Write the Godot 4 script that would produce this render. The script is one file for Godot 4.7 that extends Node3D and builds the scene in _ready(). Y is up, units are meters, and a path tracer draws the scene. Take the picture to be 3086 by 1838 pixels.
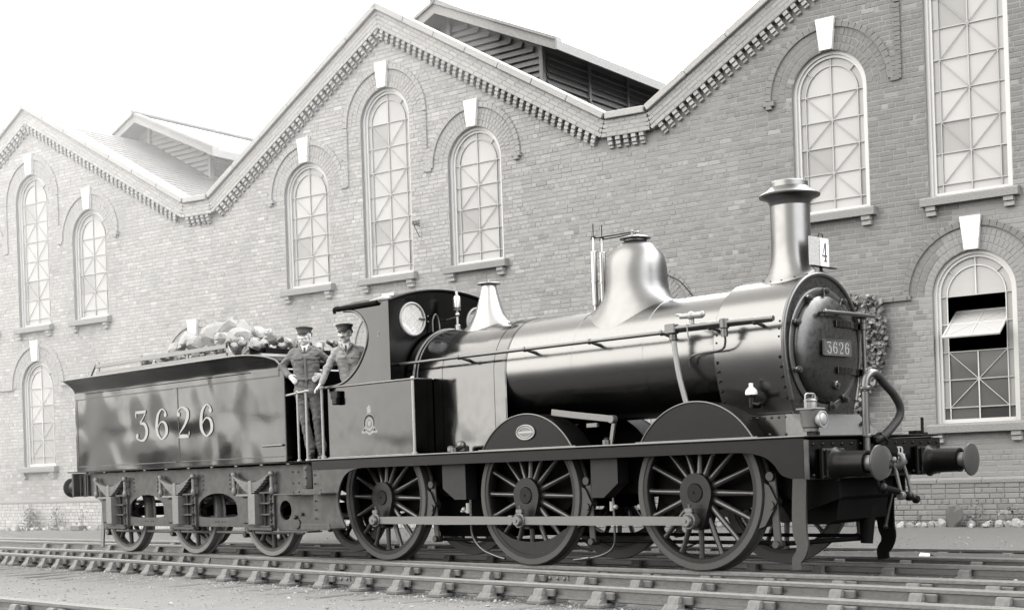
extends Node3D

# ---------- mesh builder: collects shapes, commits ONE named mesh ----------
class MB:
	var v := PackedVector3Array()
	var n := PackedVector3Array()
	var c := PackedColorArray()
	var col := Color(1, 1, 1)
	func tri(a: Vector3, b: Vector3, d: Vector3, na: Vector3, nb: Vector3, nd: Vector3) -> void:
		if (b - a).cross(d - a).dot(na + nb + nd) > 0.0:
			v.append_array([a, d, b]); n.append_array([na, nd, nb])
		else:
			v.append_array([a, b, d]); n.append_array([na, nb, nd])
		c.append_array([col, col, col])
	func ftri(a: Vector3, b: Vector3, d: Vector3, out: Vector3) -> void:
		var m := (b - a).cross(d - a).normalized()
		if m.dot(out) < 0.0: m = -m
		tri(a, b, d, m, m, m)
	func quad(a: Vector3, b: Vector3, d: Vector3, e: Vector3, out: Vector3) -> void:
		var m := (d - a).cross(e - b).normalized()
		if m.dot(out) < 0.0: m = -m
		tri(a, b, d, m, m, m); tri(a, d, e, m, m, m)
	func box(ce: Vector3, s: Vector3, b := 0.0, t := Transform3D()) -> void:
		var h := s * 0.5
		b = minf(b, minf(h.x, minf(h.y, h.z)) * 0.9)
		for ax in 3:
			var ay := (ax + 1) % 3
			var az := (ax + 2) % 3
			for sg in [-1.0, 1.0]:
				var o := Vector3(); o[ax] = sg
				var p := []
				for k in [[-1, -1], [1, -1], [1, 1], [-1, 1]]:
					var q := Vector3(); q[ax] = sg * h[ax]; q[ay] = k[0] * (h[ay] - b); q[az] = k[1] * (h[az] - b)
					p.append(t * (ce + q))
				quad(p[0], p[1], p[2], p[3], t.basis * o)
			if b > 0.0:
				for sy in [-1.0, 1.0]:
					for sz in [-1.0, 1.0]:
						var p := []
						for k in [[-1, 0], [1, 0], [1, 1], [-1, 1]]:
							var q := Vector3(); q[ax] = k[0] * (h[ax] - b)
							q[ay] = sy * (h[ay] - (b if k[1] else 0.0)); q[az] = sz * (h[az] - (0.0 if k[1] else b))
							p.append(t * (ce + q))
						var o := Vector3(); o[ay] = sy; o[az] = sz
						quad(p[0], p[1], p[2], p[3], t.basis * o)
		if b > 0.0:
			for sx in [-1.0, 1.0]:
				for sy in [-1.0, 1.0]:
					for sz in [-1.0, 1.0]:
						var g := Vector3(sx, sy, sz)
						ftri(t * (ce + g * Vector3(h.x, h.y - b, h.z - b)), t * (ce + g * Vector3(h.x - b, h.y, h.z - b)), t * (ce + g * Vector3(h.x - b, h.y - b, h.z)), t.basis * g)
	# lathe: prof is an array of Vector2(radius, height along axis), outside going up
	func lathe(ce: Vector3, ax: Vector3, prof: Array, seg := 24, a0 := 0.0, a1 := TAU) -> void:
		ax = ax.normalized()
		var u := ax.cross(Vector3(0, 0, 1) if absf(ax.z) < 0.9 else Vector3(1, 0, 0)).normalized()
		var w := ax.cross(u)
		var m := prof.size() - 1
		var sn := []
		for i in m:
			var d: Vector2 = prof[i + 1] - prof[i]
			sn.append(Vector2(d.y, -d.x).normalized())
		for i in m:
			var na: Vector2 = sn[i]; var nb: Vector2 = sn[i]
			if i > 0 and sn[i - 1].dot(sn[i]) > 0.72: na = (sn[i - 1] + sn[i]).normalized()
			if i < m - 1 and sn[i + 1].dot(sn[i]) > 0.72: nb = (sn[i + 1] + sn[i]).normalized()
			var p: Vector2 = prof[i]; var q: Vector2 = prof[i + 1]
			for k in seg:
				var t0 := a0 + (a1 - a0) * k / seg; var t1 := a0 + (a1 - a0) * (k + 1) / seg
				var d0 := u * cos(t0) + w * sin(t0); var d1 := u * cos(t1) + w * sin(t1)
				var A := ce + d0 * p.x + ax * p.y; var B := ce + d1 * p.x + ax * p.y
				var C := ce + d1 * q.x + ax * q.y; var D := ce + d0 * q.x + ax * q.y
				var nA := d0 * na.x + ax * na.y; var nB := d1 * na.x + ax * na.y; var nC := d1 * nb.x + ax * nb.y; var nD := d0 * nb.x + ax * nb.y
				if p.x > 1e-5: tri(A, B, C, nA, nB, nC)
				if q.x > 1e-5: tri(A, C, D, nA, nC, nD)
	func cyl(a: Vector3, b: Vector3, r0: float, r1 := -1.0, seg := 14, bev := 0.0) -> void:
		if r1 < 0.0: r1 = r0
		var L := (b - a).length()
		if bev > 0.0:
			lathe(a, b - a, [Vector2(0, 0), Vector2(r0 - bev, 0), Vector2(r0, bev), Vector2(r1, L - bev), Vector2(r1 - bev, L), Vector2(0, L)], seg)
		else:
			lathe(a, b - a, [Vector2(0, 0), Vector2(r0, 0), Vector2(r1, L), Vector2(0, L)], seg)
	func ball(ce: Vector3, r: float, seg := 10, sc := Vector3.ONE) -> void:
		var rows := maxi(4, seg / 2)
		for i in rows:
			for k in seg:
				var p := []
				for e in [[i, k], [i, k + 1], [i + 1, k + 1], [i + 1, k]]:
					var t: float = PI * e[0] / rows; var f: float = TAU * e[1] / seg
					p.append(Vector3(sin(t) * cos(f), cos(t), sin(t) * sin(f)))
				var w := []
				var m := []
				for q in p:
					w.append(ce + q * r * sc); m.append((q / sc).normalized())
				if i > 0: tri(w[0], w[1], w[2], m[0], m[1], m[2])
				if i < rows - 1: tri(w[0], w[2], w[3], m[0], m[2], m[3])
	func tube(path: Array, r, seg := 10, closed := false) -> void:
		var k := path.size()
		var rings := []
		var nrm := []
		var up := Vector3.ZERO
		for i in k:
			var d: Vector3
			if closed: d = path[(i + 1) % k] - path[(i + k - 1) % k]
			else: d = path[mini(i + 1, k - 1)] - path[maxi(i - 1, 0)]
			d = d.normalized()
			if up == Vector3.ZERO: up = d.cross(Vector3(0.31, 0.2, 0.93)).normalized()
			up = (up - d * up.dot(d)).normalized()
			var w := d.cross(up)
			var rr: float = r[i] if r is Array else r
			var ring := []; var nn := []
			for j in seg:
				var q := up * cos(TAU * j / seg) + w * sin(TAU * j / seg)
				ring.append(path[i] + q * rr); nn.append(q)
			rings.append(ring); nrm.append(nn)
		for i in (k if closed else k - 1):
			var i2 := (i + 1) % k
			for j in seg:
				var j2 := (j + 1) % seg
				tri(rings[i][j], rings[i][j2], rings[i2][j2], nrm[i][j], nrm[i][j2], nrm[i2][j2])
				tri(rings[i][j], rings[i2][j2], rings[i2][j], nrm[i][j], nrm[i2][j2], nrm[i2][j])
		if not closed:
			for e in [0, k - 1]:
				var out: Vector3 = (path[0] - path[1]) if e == 0 else (path[k - 1] - path[k - 2])
				for j in seg: ftri(path[e], rings[e][j], rings[e][(j + 1) % seg], out)
	# prism: polygon in local xy, extruded along local z from d0 to d1
	func prism(poly, t: Transform3D, d0: float, d1: float, caps := 3) -> void:
		var pp := PackedVector2Array(poly)
		if pp.size() > 2 and pp[0].distance_to(pp[pp.size() - 1]) < 1e-5: pp.remove_at(pp.size() - 1)
		if Geometry2D.is_polygon_clockwise(pp): pp.reverse()
		var ix := Geometry2D.triangulate_polygon(pp)
		for k in range(0, ix.size(), 3):
			var a := pp[ix[k]]; var b := pp[ix[k + 1]]; var d := pp[ix[k + 2]]
			if caps & 1: ftri(t * Vector3(a.x, a.y, d1), t * Vector3(b.x, b.y, d1), t * Vector3(d.x, d.y, d1), t.basis.z * signf(d1 - d0))
			if caps & 2: ftri(t * Vector3(a.x, a.y, d0), t * Vector3(b.x, b.y, d0), t * Vector3(d.x, d.y, d0), -t.basis.z * signf(d1 - d0))
		var m := pp.size()
		var en := []
		for i in m:
			var e := pp[(i + 1) % m] - pp[i]
			en.append(Vector2(e.y, -e.x).normalized())
		for i in m:
			var a := pp[i]; var b := pp[(i + 1) % m]
			var na: Vector2 = en[i]; var nb: Vector2 = en[i]
			if en[(i + m - 1) % m].dot(na) > 0.8: na = (na + en[(i + m - 1) % m]).normalized()
			if en[(i + 1) % m].dot(nb) > 0.8: nb = (nb + en[(i + 1) % m]).normalized()
			var A := t * Vector3(a.x, a.y, d0); var B := t * Vector3(b.x, b.y, d0); var C := t * Vector3(b.x, b.y, d1); var D := t * Vector3(a.x, a.y, d1)
			var nA := (t.basis * Vector3(na.x, na.y, 0)).normalized(); var nB := (t.basis * Vector3(nb.x, nb.y, 0)).normalized()
			tri(A, B, C, nA, nB, nB); tri(A, C, D, nA, nB, nA)
	# open 2D profile (points in a plane) swept between two offsets, smooth
	func sheet(pts: Array, t: Transform3D, d0: float, d1: float, flip := 1.0) -> void:
		var m := pts.size()
		for i in m - 1:
			var a: Vector2 = pts[i]; var b: Vector2 = pts[i + 1]
			var e := (b - a).normalized(); var nn := Vector2(e.y, -e.x)
			var na := nn; var nb := nn
			if i > 0:
				var f: Vector2 = (a - pts[i - 1]).normalized(); var g := Vector2(f.y, -f.x)
				if g.dot(nn) > 0.7: na = (nn + g).normalized()
			if i < m - 2:
				var f: Vector2 = (pts[i + 2] - b).normalized(); var g := Vector2(f.y, -f.x)
				if g.dot(nn) > 0.7: nb = (nn + g).normalized()
			var A := t * Vector3(a.x, a.y, d0); var B := t * Vector3(b.x, b.y, d0); var C := t * Vector3(b.x, b.y, d1); var D := t * Vector3(a.x, a.y, d1)
			var nA := t.basis * Vector3(na.x, na.y, 0) * flip; var nB := t.basis * Vector3(nb.x, nb.y, 0) * flip
			tri(A, B, C, nA, nB, nB); tri(A, C, D, nA, nB, nA)
	# closed 2D profile (x across, y up) swept along a path lying in a horizontal plane
	func sweep(prof: Array, path: Array) -> void:
		var k := path.size(); var m := prof.size()
		var rings := []; var sides := []
		for i in k:
			var d: Vector3 = (path[mini(i + 1, k - 1)] - path[maxi(i - 1, 0)]).normalized()
			var side := d.cross(Vector3.UP).normalized()
			var ring := []
			for q in prof: ring.append(path[i] + side * q.x + Vector3.UP * q.y)
			rings.append(ring); sides.append(side)
		for i in k - 1:
			for j in m:
				var e: Vector2 = prof[(j + 1) % m] - prof[j]
				var nn: Vector3 = sides[i] * e.y - Vector3.UP * e.x
				quad(rings[i][j], rings[i][(j + 1) % m], rings[i + 1][(j + 1) % m], rings[i + 1][j], nn)
	# lathe round a vertical axis whose foot is draped over a horizontal cylinder (axis along x) of radius R
	func saddle(ce: Vector3, prof: Array, R: float, seg := 40) -> void:
		var pts := []
		for p in prof: # Vector3(radius, height, drape 0..1)
			var ring := []
			for k in seg + 1:
				var a := TAU * k / seg
				var zz: float = p.x * sin(a)
				ring.append(ce + Vector3(p.x * cos(a), p.y + p.z * (sqrt(maxf(R * R - zz * zz, 0.01)) - R), zz))
			pts.append(ring)
		var nr := []
		for i in prof.size():
			var ring := []
			for k in seg + 1:
				var kd: Vector3 = pts[i][(k + 1) % seg] - pts[i][(k + seg - 1) % seg]
				var id: Vector3 = pts[mini(i + 1, prof.size() - 1)][k] - pts[maxi(i - 1, 0)][k]
				var a := TAU * k / seg
				var q := kd.cross(id).normalized()
				if q.dot(Vector3(cos(a), 0.2, sin(a))) < 0.0: q = -q
				ring.append(q)
			nr.append(ring)
		for i in prof.size() - 1:
			for k in seg:
				tri(pts[i][k], pts[i][k + 1], pts[i + 1][k + 1], nr[i][k], nr[i][k + 1], nr[i + 1][k + 1])
				tri(pts[i][k], pts[i + 1][k + 1], pts[i + 1][k], nr[i][k], nr[i + 1][k + 1], nr[i + 1][k])
	func mesh(m: Material) -> ArrayMesh:
		var am := ArrayMesh.new()
		var arr := []; arr.resize(Mesh.ARRAY_MAX)
		arr[Mesh.ARRAY_VERTEX] = v; arr[Mesh.ARRAY_NORMAL] = n; arr[Mesh.ARRAY_COLOR] = c
		am.add_surface_from_arrays(Mesh.PRIMITIVE_TRIANGLES, arr)
		am.surface_set_material(0, m)
		return am

# ---------- scene helpers ----------
func world_of(p: Node3D) -> Transform3D:
	var t := Transform3D()
	var q: Node = p
	while q and q != self:
		t = q.transform * t
		q = q.get_parent()
	return t
# shapes are laid out in scene metres; the node takes its parent's place into account
func obj(called: String, mb: MB, m: Material, parent: Node3D = null) -> MeshInstance3D:
	var o := MeshInstance3D.new()
	o.name = called; o.mesh = mb.mesh(m)
	if parent == null: parent = self
	parent.add_child(o, true)
	if parent != self: o.transform = world_of(parent).affine_inverse()
	return o
func inst(called: String, mesh: Mesh, t: Transform3D, parent: Node3D, m: Material = null) -> MeshInstance3D:
	var o := MeshInstance3D.new()
	o.name = called; o.mesh = mesh; o.transform = t
	if m: o.material_override = m
	parent.add_child(o, true)
	return o
func thing(called: String, label: String, category: String, at := Vector3.ZERO, group := "") -> Node3D:
	var o := Node3D.new(); o.name = called; o.position = at
	add_child(o, true); tag(o, label, category, group)
	return o
func tag(o: Node, label: String, category: String, group := "") -> void:
	o.set_meta("label", label); o.set_meta("category", category)
	if group: o.set_meta("group", group)
func structure(called: String, mb: MB, m: Material) -> MeshInstance3D:
	var o := obj(called, mb, m); o.set_meta("kind", "structure"); return o
func part(called: String, parent: Node3D) -> Node3D:
	var o := Node3D.new(); o.name = called; parent.add_child(o, true); return o
func multi(called: String, mesh: Mesh, xf: Array, cols: Array, parent: Node3D, m: Material) -> MultiMeshInstance3D:
	var mm := MultiMesh.new()
	mm.transform_format = MultiMesh.TRANSFORM_3D; mm.use_colors = cols.size() > 0
	mm.mesh = mesh; mm.instance_count = xf.size()
	for i in xf.size():
		mm.set_instance_transform(i, xf[i])
		if cols.size(): mm.set_instance_color(i, cols[i])
	var o := MultiMeshInstance3D.new(); o.name = called; o.multimesh = mm; o.material_override = m
	o.set_meta("kind", "stuff")
	parent.add_child(o, true)
	return o
func arc(cx: float, cy: float, r: float, a0: float, a1: float, k: int) -> Array:
	var p := []
	for i in k + 1:
		var a := deg_to_rad(a0 + (a1 - a0) * i / k)
		p.append(Vector2(cx + r * cos(a), cy + r * sin(a)))
	return p
func v2(a: Array) -> Array:
	var p := []
	for i in range(0, a.size(), 2): p.append(Vector2(a[i], a[i + 1]))
	return p
func curve(pts: Array, k := 6) -> Array: # Catmull-Rom through Vector3/Vector2 points
	var o := []
	for i in pts.size() - 1:
		var a = pts[maxi(i - 1, 0)]; var b = pts[i]; var c = pts[i + 1]; var d = pts[mini(i + 2, pts.size() - 1)]
		for j in k: o.append(b.cubic_interpolate(c, a, d, float(j) / k))
	o.append(pts[pts.size() - 1])
	return o
# plane transforms: side() puts polygon (x, y) in the vertical plane along the engine; front() puts (z, y) facing +x
func side(z := 0.0) -> Transform3D: return Transform3D(Basis(), Vector3(0, 0, z))
func front(x := 0.0) -> Transform3D: return Transform3D(Basis(Vector3(0, 0, 1), Vector3(0, 1, 0), Vector3(-1, 0, 0)), Vector3(x, 0, 0))
# polygon with holes, cut into strips so that every piece is simple
func holed(outer: Array, holes: Array) -> Array:
	var xs := [-100.0]
	for h in holes:
		var s := 0.0
		for q in h: s += q.x
		xs.append(s / h.size())
	xs.append(100.0); xs.sort()
	var res := []
	for i in xs.size() - 1:
		if xs[i + 1] - xs[i] < 1e-4: continue
		var strip := PackedVector2Array([Vector2(xs[i], -100), Vector2(xs[i + 1], -100), Vector2(xs[i + 1], 100), Vector2(xs[i], 100)])
		var list := Geometry2D.intersect_polygons(PackedVector2Array(outer), strip)
		for h in holes:
			var nx: Array[PackedVector2Array] = []
			for q in list: nx.append_array(Geometry2D.clip_polygons(q, PackedVector2Array(h)))
			list = nx
		for q in list: res.append(q)
	return res
# flat stroke with a width at each point, for painted lettering
func stroke(mb: MB, pts: Array, w: Array, t: Transform3D, d: float, k := 7) -> void:
	var P := curve(pts, k)
	var ws := []
	for i in pts.size() - 1:
		for j in k: ws.append(lerpf(w[i], w[i + 1], float(j) / k))
	ws.append(w[w.size() - 1])
	var L := []; var R := []
	for i in P.size():
		var e: Vector2 = (P[mini(i + 1, P.size() - 1)] - P[maxi(i - 1, 0)]).normalized()
		var m: Vector2 = Vector2(-e.y, e.x) * ws[i] * 0.5
		L.append(P[i] + m); R.append(P[i] - m)
	for i in P.size() - 1:
		mb.quad(t * Vector3(L[i].x, L[i].y, d), t * Vector3(L[i + 1].x, L[i + 1].y, d), t * Vector3(R[i + 1].x, R[i + 1].y, d), t * Vector3(R[i].x, R[i].y, d), t.basis.z)
func digit(mb: MB, ch: String, t: Transform3D, d: float, k := 1.0) -> void: # in a box 0.8 wide, 1 high
	var a := 0.15 * k; var b := 0.045 + 0.07 * (k - 1.0)
	if ch == "3":
		stroke(mb, v2([.12, .96, .68, .96]), [.09, .09], t, d, 2)
		stroke(mb, v2([.10, .78, .09, .90, .12, 1.0]), [.03, .07, .07], t, d, 3)
		stroke(mb, v2([.66, .94, .50, .76, .32, .60]), [b, b, b * 1.4], t, d, 3)
		stroke(mb, v2([.32, .58, .58, .55, .70, .30, .56, .06, .34, .02, .14, .10, .11, .18]), [b, a * .8, a, a * .7, b, b * 1.4, a], t, d)
		mb.prism(arc(.15, .19, .07, 0, 340, 12), t, d - .003, d + .0006, 1)
	elif ch == "6":
		stroke(mb, v2([.64, .84, .56, .95, .40, .98, .20, .80, .12, .45, .16, .20, .38, .02, .62, .16, .66, .34, .58, .52, .40, .58, .24, .48, .17, .36]), [b * 1.6, b, b, a * .8, a, a * .85, b, a * .8, a, a * .7, b, b, b], t, d)
		mb.prism(arc(.61, .80, .075, 0, 340, 12), t, d - .003, d + .0006, 1)
	elif ch == "2":
		stroke(mb, v2([.12, .74, .15, .90, .38, .98, .62, .86, .64, .66, .46, .40, .22, .18, .12, .04]), [b * 1.6, b * 1.2, b, a * .9, a, a * .6, b, b], t, d)
		stroke(mb, v2([.10, .06, .40, .06, .68, .05]), [.10, .12, .10], t, d, 3)
		stroke(mb, v2([.66, .05, .70, .14, .70, .20]), [.06, .045, .03], t, d, 3)
		mb.prism(arc(.17, .76, .075, 0, 340, 12), t, d - .003, d + .0006, 1)
func text(called: String, s: String, t: Transform3D, size: float, m: Material, parent: Node3D, font := "Droid Serif", depth := 0.004) -> MeshInstance3D:
	var tm := TextMesh.new()
	var f := SystemFont.new(); f.font_names = PackedStringArray([font]); f.font_weight = 700
	tm.font = f; tm.text = s; tm.font_size = 64; tm.pixel_size = size / 64.0; tm.depth = depth
	var o := MeshInstance3D.new(); o.name = called; o.mesh = tm; o.material_override = m
	parent.add_child(o, true)
	o.transform = world_of(parent).affine_inverse() * t
	return o
func rivets(mb: MB, pts: Array, r: float, dir: Vector3) -> void:
	for p in pts:
		mb.lathe(p, dir, [Vector2(r, 0), Vector2(r * .85, r * .45), Vector2(r * .45, r * .75), Vector2(0, r * .85)], 7)
func line(a: Vector3, b: Vector3, k: int) -> Array:
	var p := []
	for i in k: p.append(a.lerp(b, float(i) / maxi(1, k - 1)))
	return p

# ---------- materials ----------
var rng := RandomNumberGenerator.new()
var M := {}
var T := {}
func noise_tex(key: String, freq: float, oct: int, lo: float, hi: float, normal := 0.0, size := 512, kind := FastNoiseLite.TYPE_SIMPLEX_SMOOTH, sd := 1) -> void:
	var f := FastNoiseLite.new(); f.noise_type = kind; f.frequency = freq; f.fractal_octaves = oct; f.seed = sd
	if oct == 1: f.fractal_type = FastNoiseLite.FRACTAL_NONE
	var t := NoiseTexture2D.new(); t.width = size; t.height = size; t.seamless = true; t.noise = f
	if normal > 0.0:
		t.as_normal_map = true; t.bump_strength = normal
	else:
		var g := Gradient.new(); g.set_color(0, Color(lo, lo, lo)); g.set_color(1, Color(hi, hi, hi))
		t.color_ramp = g
	T[key] = t
func mat(key: String, l: float, rough: float, metal := 0.0, o := {}) -> StandardMaterial3D:
	var m := StandardMaterial3D.new(); m.resource_name = key
	m.albedo_color = Color(l, l, l * o.get("warm", 1.0)).linear_to_srgb()
	m.roughness = rough; m.metallic = metal; m.metallic_specular = o.get("spec", 0.5)
	if o.has("coat"):
		m.clearcoat_enabled = true; m.clearcoat = o.coat; m.clearcoat_roughness = o.get("coat_rough", 0.08)
	var tri: float = o.get("size", 0.0)
	if tri > 0.0:
		m.uv1_triplanar = true; m.uv1_world_triplanar = o.get("world", false)
		m.uv1_scale = Vector3.ONE / tri
	if o.has("tex"): m.albedo_texture = T[o.tex]
	if o.has("rtex"): m.roughness_texture = T[o.rtex]; m.roughness_texture_channel = BaseMaterial3D.TEXTURE_CHANNEL_RED
	if o.has("nrm"):
		m.normal_enabled = true; m.normal_texture = T[o.nrm]; m.normal_scale = o.get("ns", 0.3)
	if o.get("vc", false): m.vertex_color_use_as_albedo = true
	M[key] = m
	return m
func materials() -> void:
	noise_tex("grain", 0.06, 4, 0.72, 1.0, 0.0, 512)
	noise_tex("blotch", 0.012, 4, 0.55, 1.0, 0.0, 512, FastNoiseLite.TYPE_SIMPLEX_SMOOTH, 3)
	noise_tex("soft", 0.02, 4, 0.82, 1.0, 0.0, 512, FastNoiseLite.TYPE_SIMPLEX_SMOOTH, 15)
	noise_tex("rough", 0.03, 4, 0.45, 1.0, 0.0, 512, FastNoiseLite.TYPE_SIMPLEX_SMOOTH, 5)
	noise_tex("sheen", 0.015, 5, 0.72, 1.0, 0.0, 512, FastNoiseLite.TYPE_SIMPLEX_SMOOTH, 19)
	noise_tex("bump", 0.05, 4, 0, 1, 6.0, 512, FastNoiseLite.TYPE_SIMPLEX_SMOOTH, 7)
	noise_tex("wave", 0.012, 2, 0, 1, 9.0, 256, FastNoiseLite.TYPE_SIMPLEX_SMOOTH, 9)
	noise_tex("grit", 0.09, 5, 0.5, 1.0, 0.0, 1024, FastNoiseLite.TYPE_SIMPLEX_SMOOTH, 11)
	noise_tex("gritn", 0.09, 5, 0, 1, 10.0, 1024, FastNoiseLite.TYPE_SIMPLEX_SMOOTH, 11)
	mat("paint", 0.022, .18, 1.0, {"size": 1.4, "nrm": "wave", "ns": .04})
	mat("sheet", 0.023, .16, 1.0, {"size": 4.2, "nrm": "wave", "ns": .16, "rtex": "rough"})
	mat("crest", 0.075, .5)
	mat("boiler", 0.084, .23, 1.0, {"size": 2.4, "nrm": "wave", "ns": .02})
	mat("spoke", .014, .28, 0.0, {"spec": .42})
	mat("sill", 0.132, .85, 0.0, {"size": .9, "tex": "grain", "nrm": "gritn", "ns": .2})
	mat("leadroof", 0.048, .7)
	mat("firebox", .05, .2, 1.0, {"size": 3.0, "nrm": "wave", "ns": .08, "rtex": "rough"})
	mat("strap", .014, .45, 0.0, {"spec": .35, "size": .8, "tex": "soft"})
	mat("cabsheet", .023, .17, 1.0, {"size": 3.4, "nrm": "wave", "ns": .05, "rtex": "rough"})
	mat("dome", 0.095, .42, 1.0, {"size": 1.6, "rtex": "sheen"})
	mat("stack", 0.1, .40, 1.0, {"size": 1.3, "rtex": "sheen"})
	mat("iron", .003, .36, 0.0, {"spec": .2, "size": 1.3, "tex": "soft"})
	mat("wheel", 0.008, .34, 0.0, {"spec": .25, "size": 1.3, "tex": "soft"})
	mat("dusty", 0.0272, .5, 0.0, {"spec": .35, "size": 1.1, "tex": "blotch"})
	mat("dusty2", 0.062, .6, 0.0, {"size": .8, "tex": "soft"})
	mat("bufferhead", 0.014, .4, 0.0, {"spec": .4})
	mat("black", 0.0024, .7, 0.0, {"spec": .12})
	mat("soot", 0.0016, .9, 0.0, {"spec": .05})
	mat("steel", 0.045, .4, .3)
	mat("tyre", .02, .38, 0.0, {"spec": .3})
	mat("brass", 0.2, .3, .85)
	mat("bright", 0.112, .4, .1)
	mat("trim", 0.0144, .3, .0, {"spec": .5})
	mat("white", 0.336, .6)
	mat("cream", 0.115, .5)
	mat("ink", 0.0096, .6)
	mat("lamp", 0.044, .45, .0, {"size": .3, "tex": "soft"})
	mat("rubber", .012, .6, 0.0, {"spec": .25})
	mat("rail", 0.045, .6, .0, {"size": .9, "tex": "soft", "rtex": "rough", "nrm": "bump", "ns": .1})
	mat("railtop", 0.075, .45, .3)
	mat("chair", 0.075, .75, 0.0, {"size": .5, "tex": "blotch", "nrm": "bump", "ns": .4})
	mat("wood", 0.08, .85, 0.0, {"size": .4, "tex": "grit", "nrm": "gritn", "ns": .4})
	mat("ash", 0.12, .95, 0.0, {"size": 1.7, "world": true, "tex": "grit", "nrm": "gritn", "ns": .8, "vc": true})
	mat("dark_field", 0.028, .95, 0.0, {"size": 3.0, "world": true, "tex": "grit"})  # for the unseen field added round the yard
	mat("pebble", 0.096, .9, 0.0, {"vc": true})
	mat("mortar", 0.215, .95, 0.0, {"size": .8, "tex": "grit", "nrm": "gritn", "ns": .3})
	mat("brick", 1.0, .9, 0.0, {"vc": true, "size": .35, "tex": "grain", "nrm": "gritn", "ns": .3})
	mat("stone", 0.216, .85, 0.0, {"size": .9, "tex": "grain", "nrm": "gritn", "ns": .2})
	mat("keystone", 0.38, .8, 0.0, {"size": .7, "tex": "soft"})
	mat("frame", 0.24, .5, 0.0)
	mat("bar", 0.15, .5)
	mat("slate", 0.04, .6, 0.0, {"vc": true, "size": .5, "tex": "grain"})
	mat("board", 0.11, .8, 0.0, {"size": .6, "tex": "soft"})
	mat("fascia", 0.11, .7, 0.0, {"size": .8, "tex": "soft"})
	mat("dark", 0.008, .9)
	mat("smokebox", 0.0035, .42, 0.0, {"spec": .45, "size": 1.2, "rtex": "rough"})
	for i in 4: mat("pane%d" % i, [.195, .205, .215, .155][i], .35, 0.0, {"spec": .15})
	for i in 2: mat("glassdark%d" % i, [.05, .022][i], .08, 0.0, {"spec": .22})
	for i in 10: mat("brick%d" % i, [.152, .172, .184, .192, .196, .20, .208, .224, .248, .312][i], .9, 0.0, {"size": .35, "tex": "grain", "nrm": "gritn", "ns": .35})
	mat("leaf", 0.036, .5, 0.0, {"vc": true})
	M.leaf.backlight_enabled = true; M.leaf.backlight = Color(.06, .06, .06)
	mat("stem", 0.048, .9)
	mat("coal", .11, .55, 0.0, {"size": .5, "tex": "soft", "nrm": "bump", "ns": .6})
	mat("coaldark", 0.032, .5, 0.0, {"size": .5, "tex": "blotch", "nrm": "bump", "ns": .6})
	mat("skin", 0.24, .55)
	mat("cloth", 0.07, .9, 0.0, {"size": .25, "tex": "grain", "nrm": "bump", "ns": .4})
	mat("cloth2", 0.16, .9, 0.0, {"size": .25, "tex": "grain", "nrm": "bump", "ns": .4})
	mat("shirt", 0.32, .8)
	mat("hair", 0.012, .7)
	mat("leather", 0.012, .3, 0.0, {"coat": .5})
	var g := mat("glass", .9, .03)
	g.albedo_color.a = .04; g.transparency = BaseMaterial3D.TRANSPARENCY_ALPHA

const WALL := Vector3(-10.7303, 0, -6.1951)
const PHI := -0.1635
const BAY := 11.85
func _ready() -> void:
	rng.seed = 4211
	# --- camera: level view of a plate camera with a raised lens board, leaning 2 degrees ---
	var cam := Camera3D.new(); cam.name = "camera"
	var yaw := 0.7918; var roll := -0.0335
	var f := Vector3(-sin(yaw), 0, -cos(yaw)); var r := Vector3(cos(yaw), 0, -sin(yaw)); var u := Vector3.UP
	cam.transform = Transform3D(Basis(r * cos(roll) + u * sin(roll), u * cos(roll) - r * sin(roll), -f), Vector3(11.359, 1.0913, 12.2878))
	cam.near = 0.1; cam.far = 900.0
	cam.projection = Camera3D.PROJECTION_FRUSTUM
	cam.size = 2.0 * 919.0 / 4246.23 * cam.near
	cam.frustum_offset = Vector2(0, (1417.99 - 919.0) / 4246.23 * cam.near)
	add_child(cam); cam.current = true
	# --- sky, sun, exposure: a bright overcast day ---
	var we := WorldEnvironment.new(); we.name = "world"
	var e := Environment.new()
	e.background_mode = Environment.BG_SKY
	var sk := Sky.new(); var sm := ProceduralSkyMaterial.new()
	sm.sky_top_color = Color(1.6, 1.6, 1.6); sm.sky_horizon_color = Color(1.0, 1.0, 1.0); sm.sky_curve = 0.5
	sm.ground_bottom_color = Color(.35, .35, .35); sm.ground_horizon_color = Color(.5, .5, .5); sm.ground_curve = 0.05
	sm.sun_angle_max = 1.0
	sk.sky_material = sm; e.sky = sk
	e.tonemap_mode = Environment.TONE_MAPPER_LINEAR
	e.tonemap_exposure = 6.4
	e.sdfgi_enabled = true; e.ssao_enabled = true; e.ssil_enabled = true
	e.volumetric_fog_enabled = true; e.volumetric_fog_density = 0.0
	we.environment = e; add_child(we)
	var sun := DirectionalLight3D.new(); sun.name = "sun"
	sun.light_energy = 0.5; sun.light_angular_distance = 80.0; sun.shadow_enabled = true
	sun.light_color = Color(1, .985, .96)
	sun.transform = Transform3D(Basis.looking_at(-Vector3(-.45, .56, .75).normalized(), Vector3.UP), Vector3(0, 20, 0))
	add_child(sun)
	materials()
	ground()
	works()
	tracks()
	engine()
	tender()
	people()
	small_things()
	haze()

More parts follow.
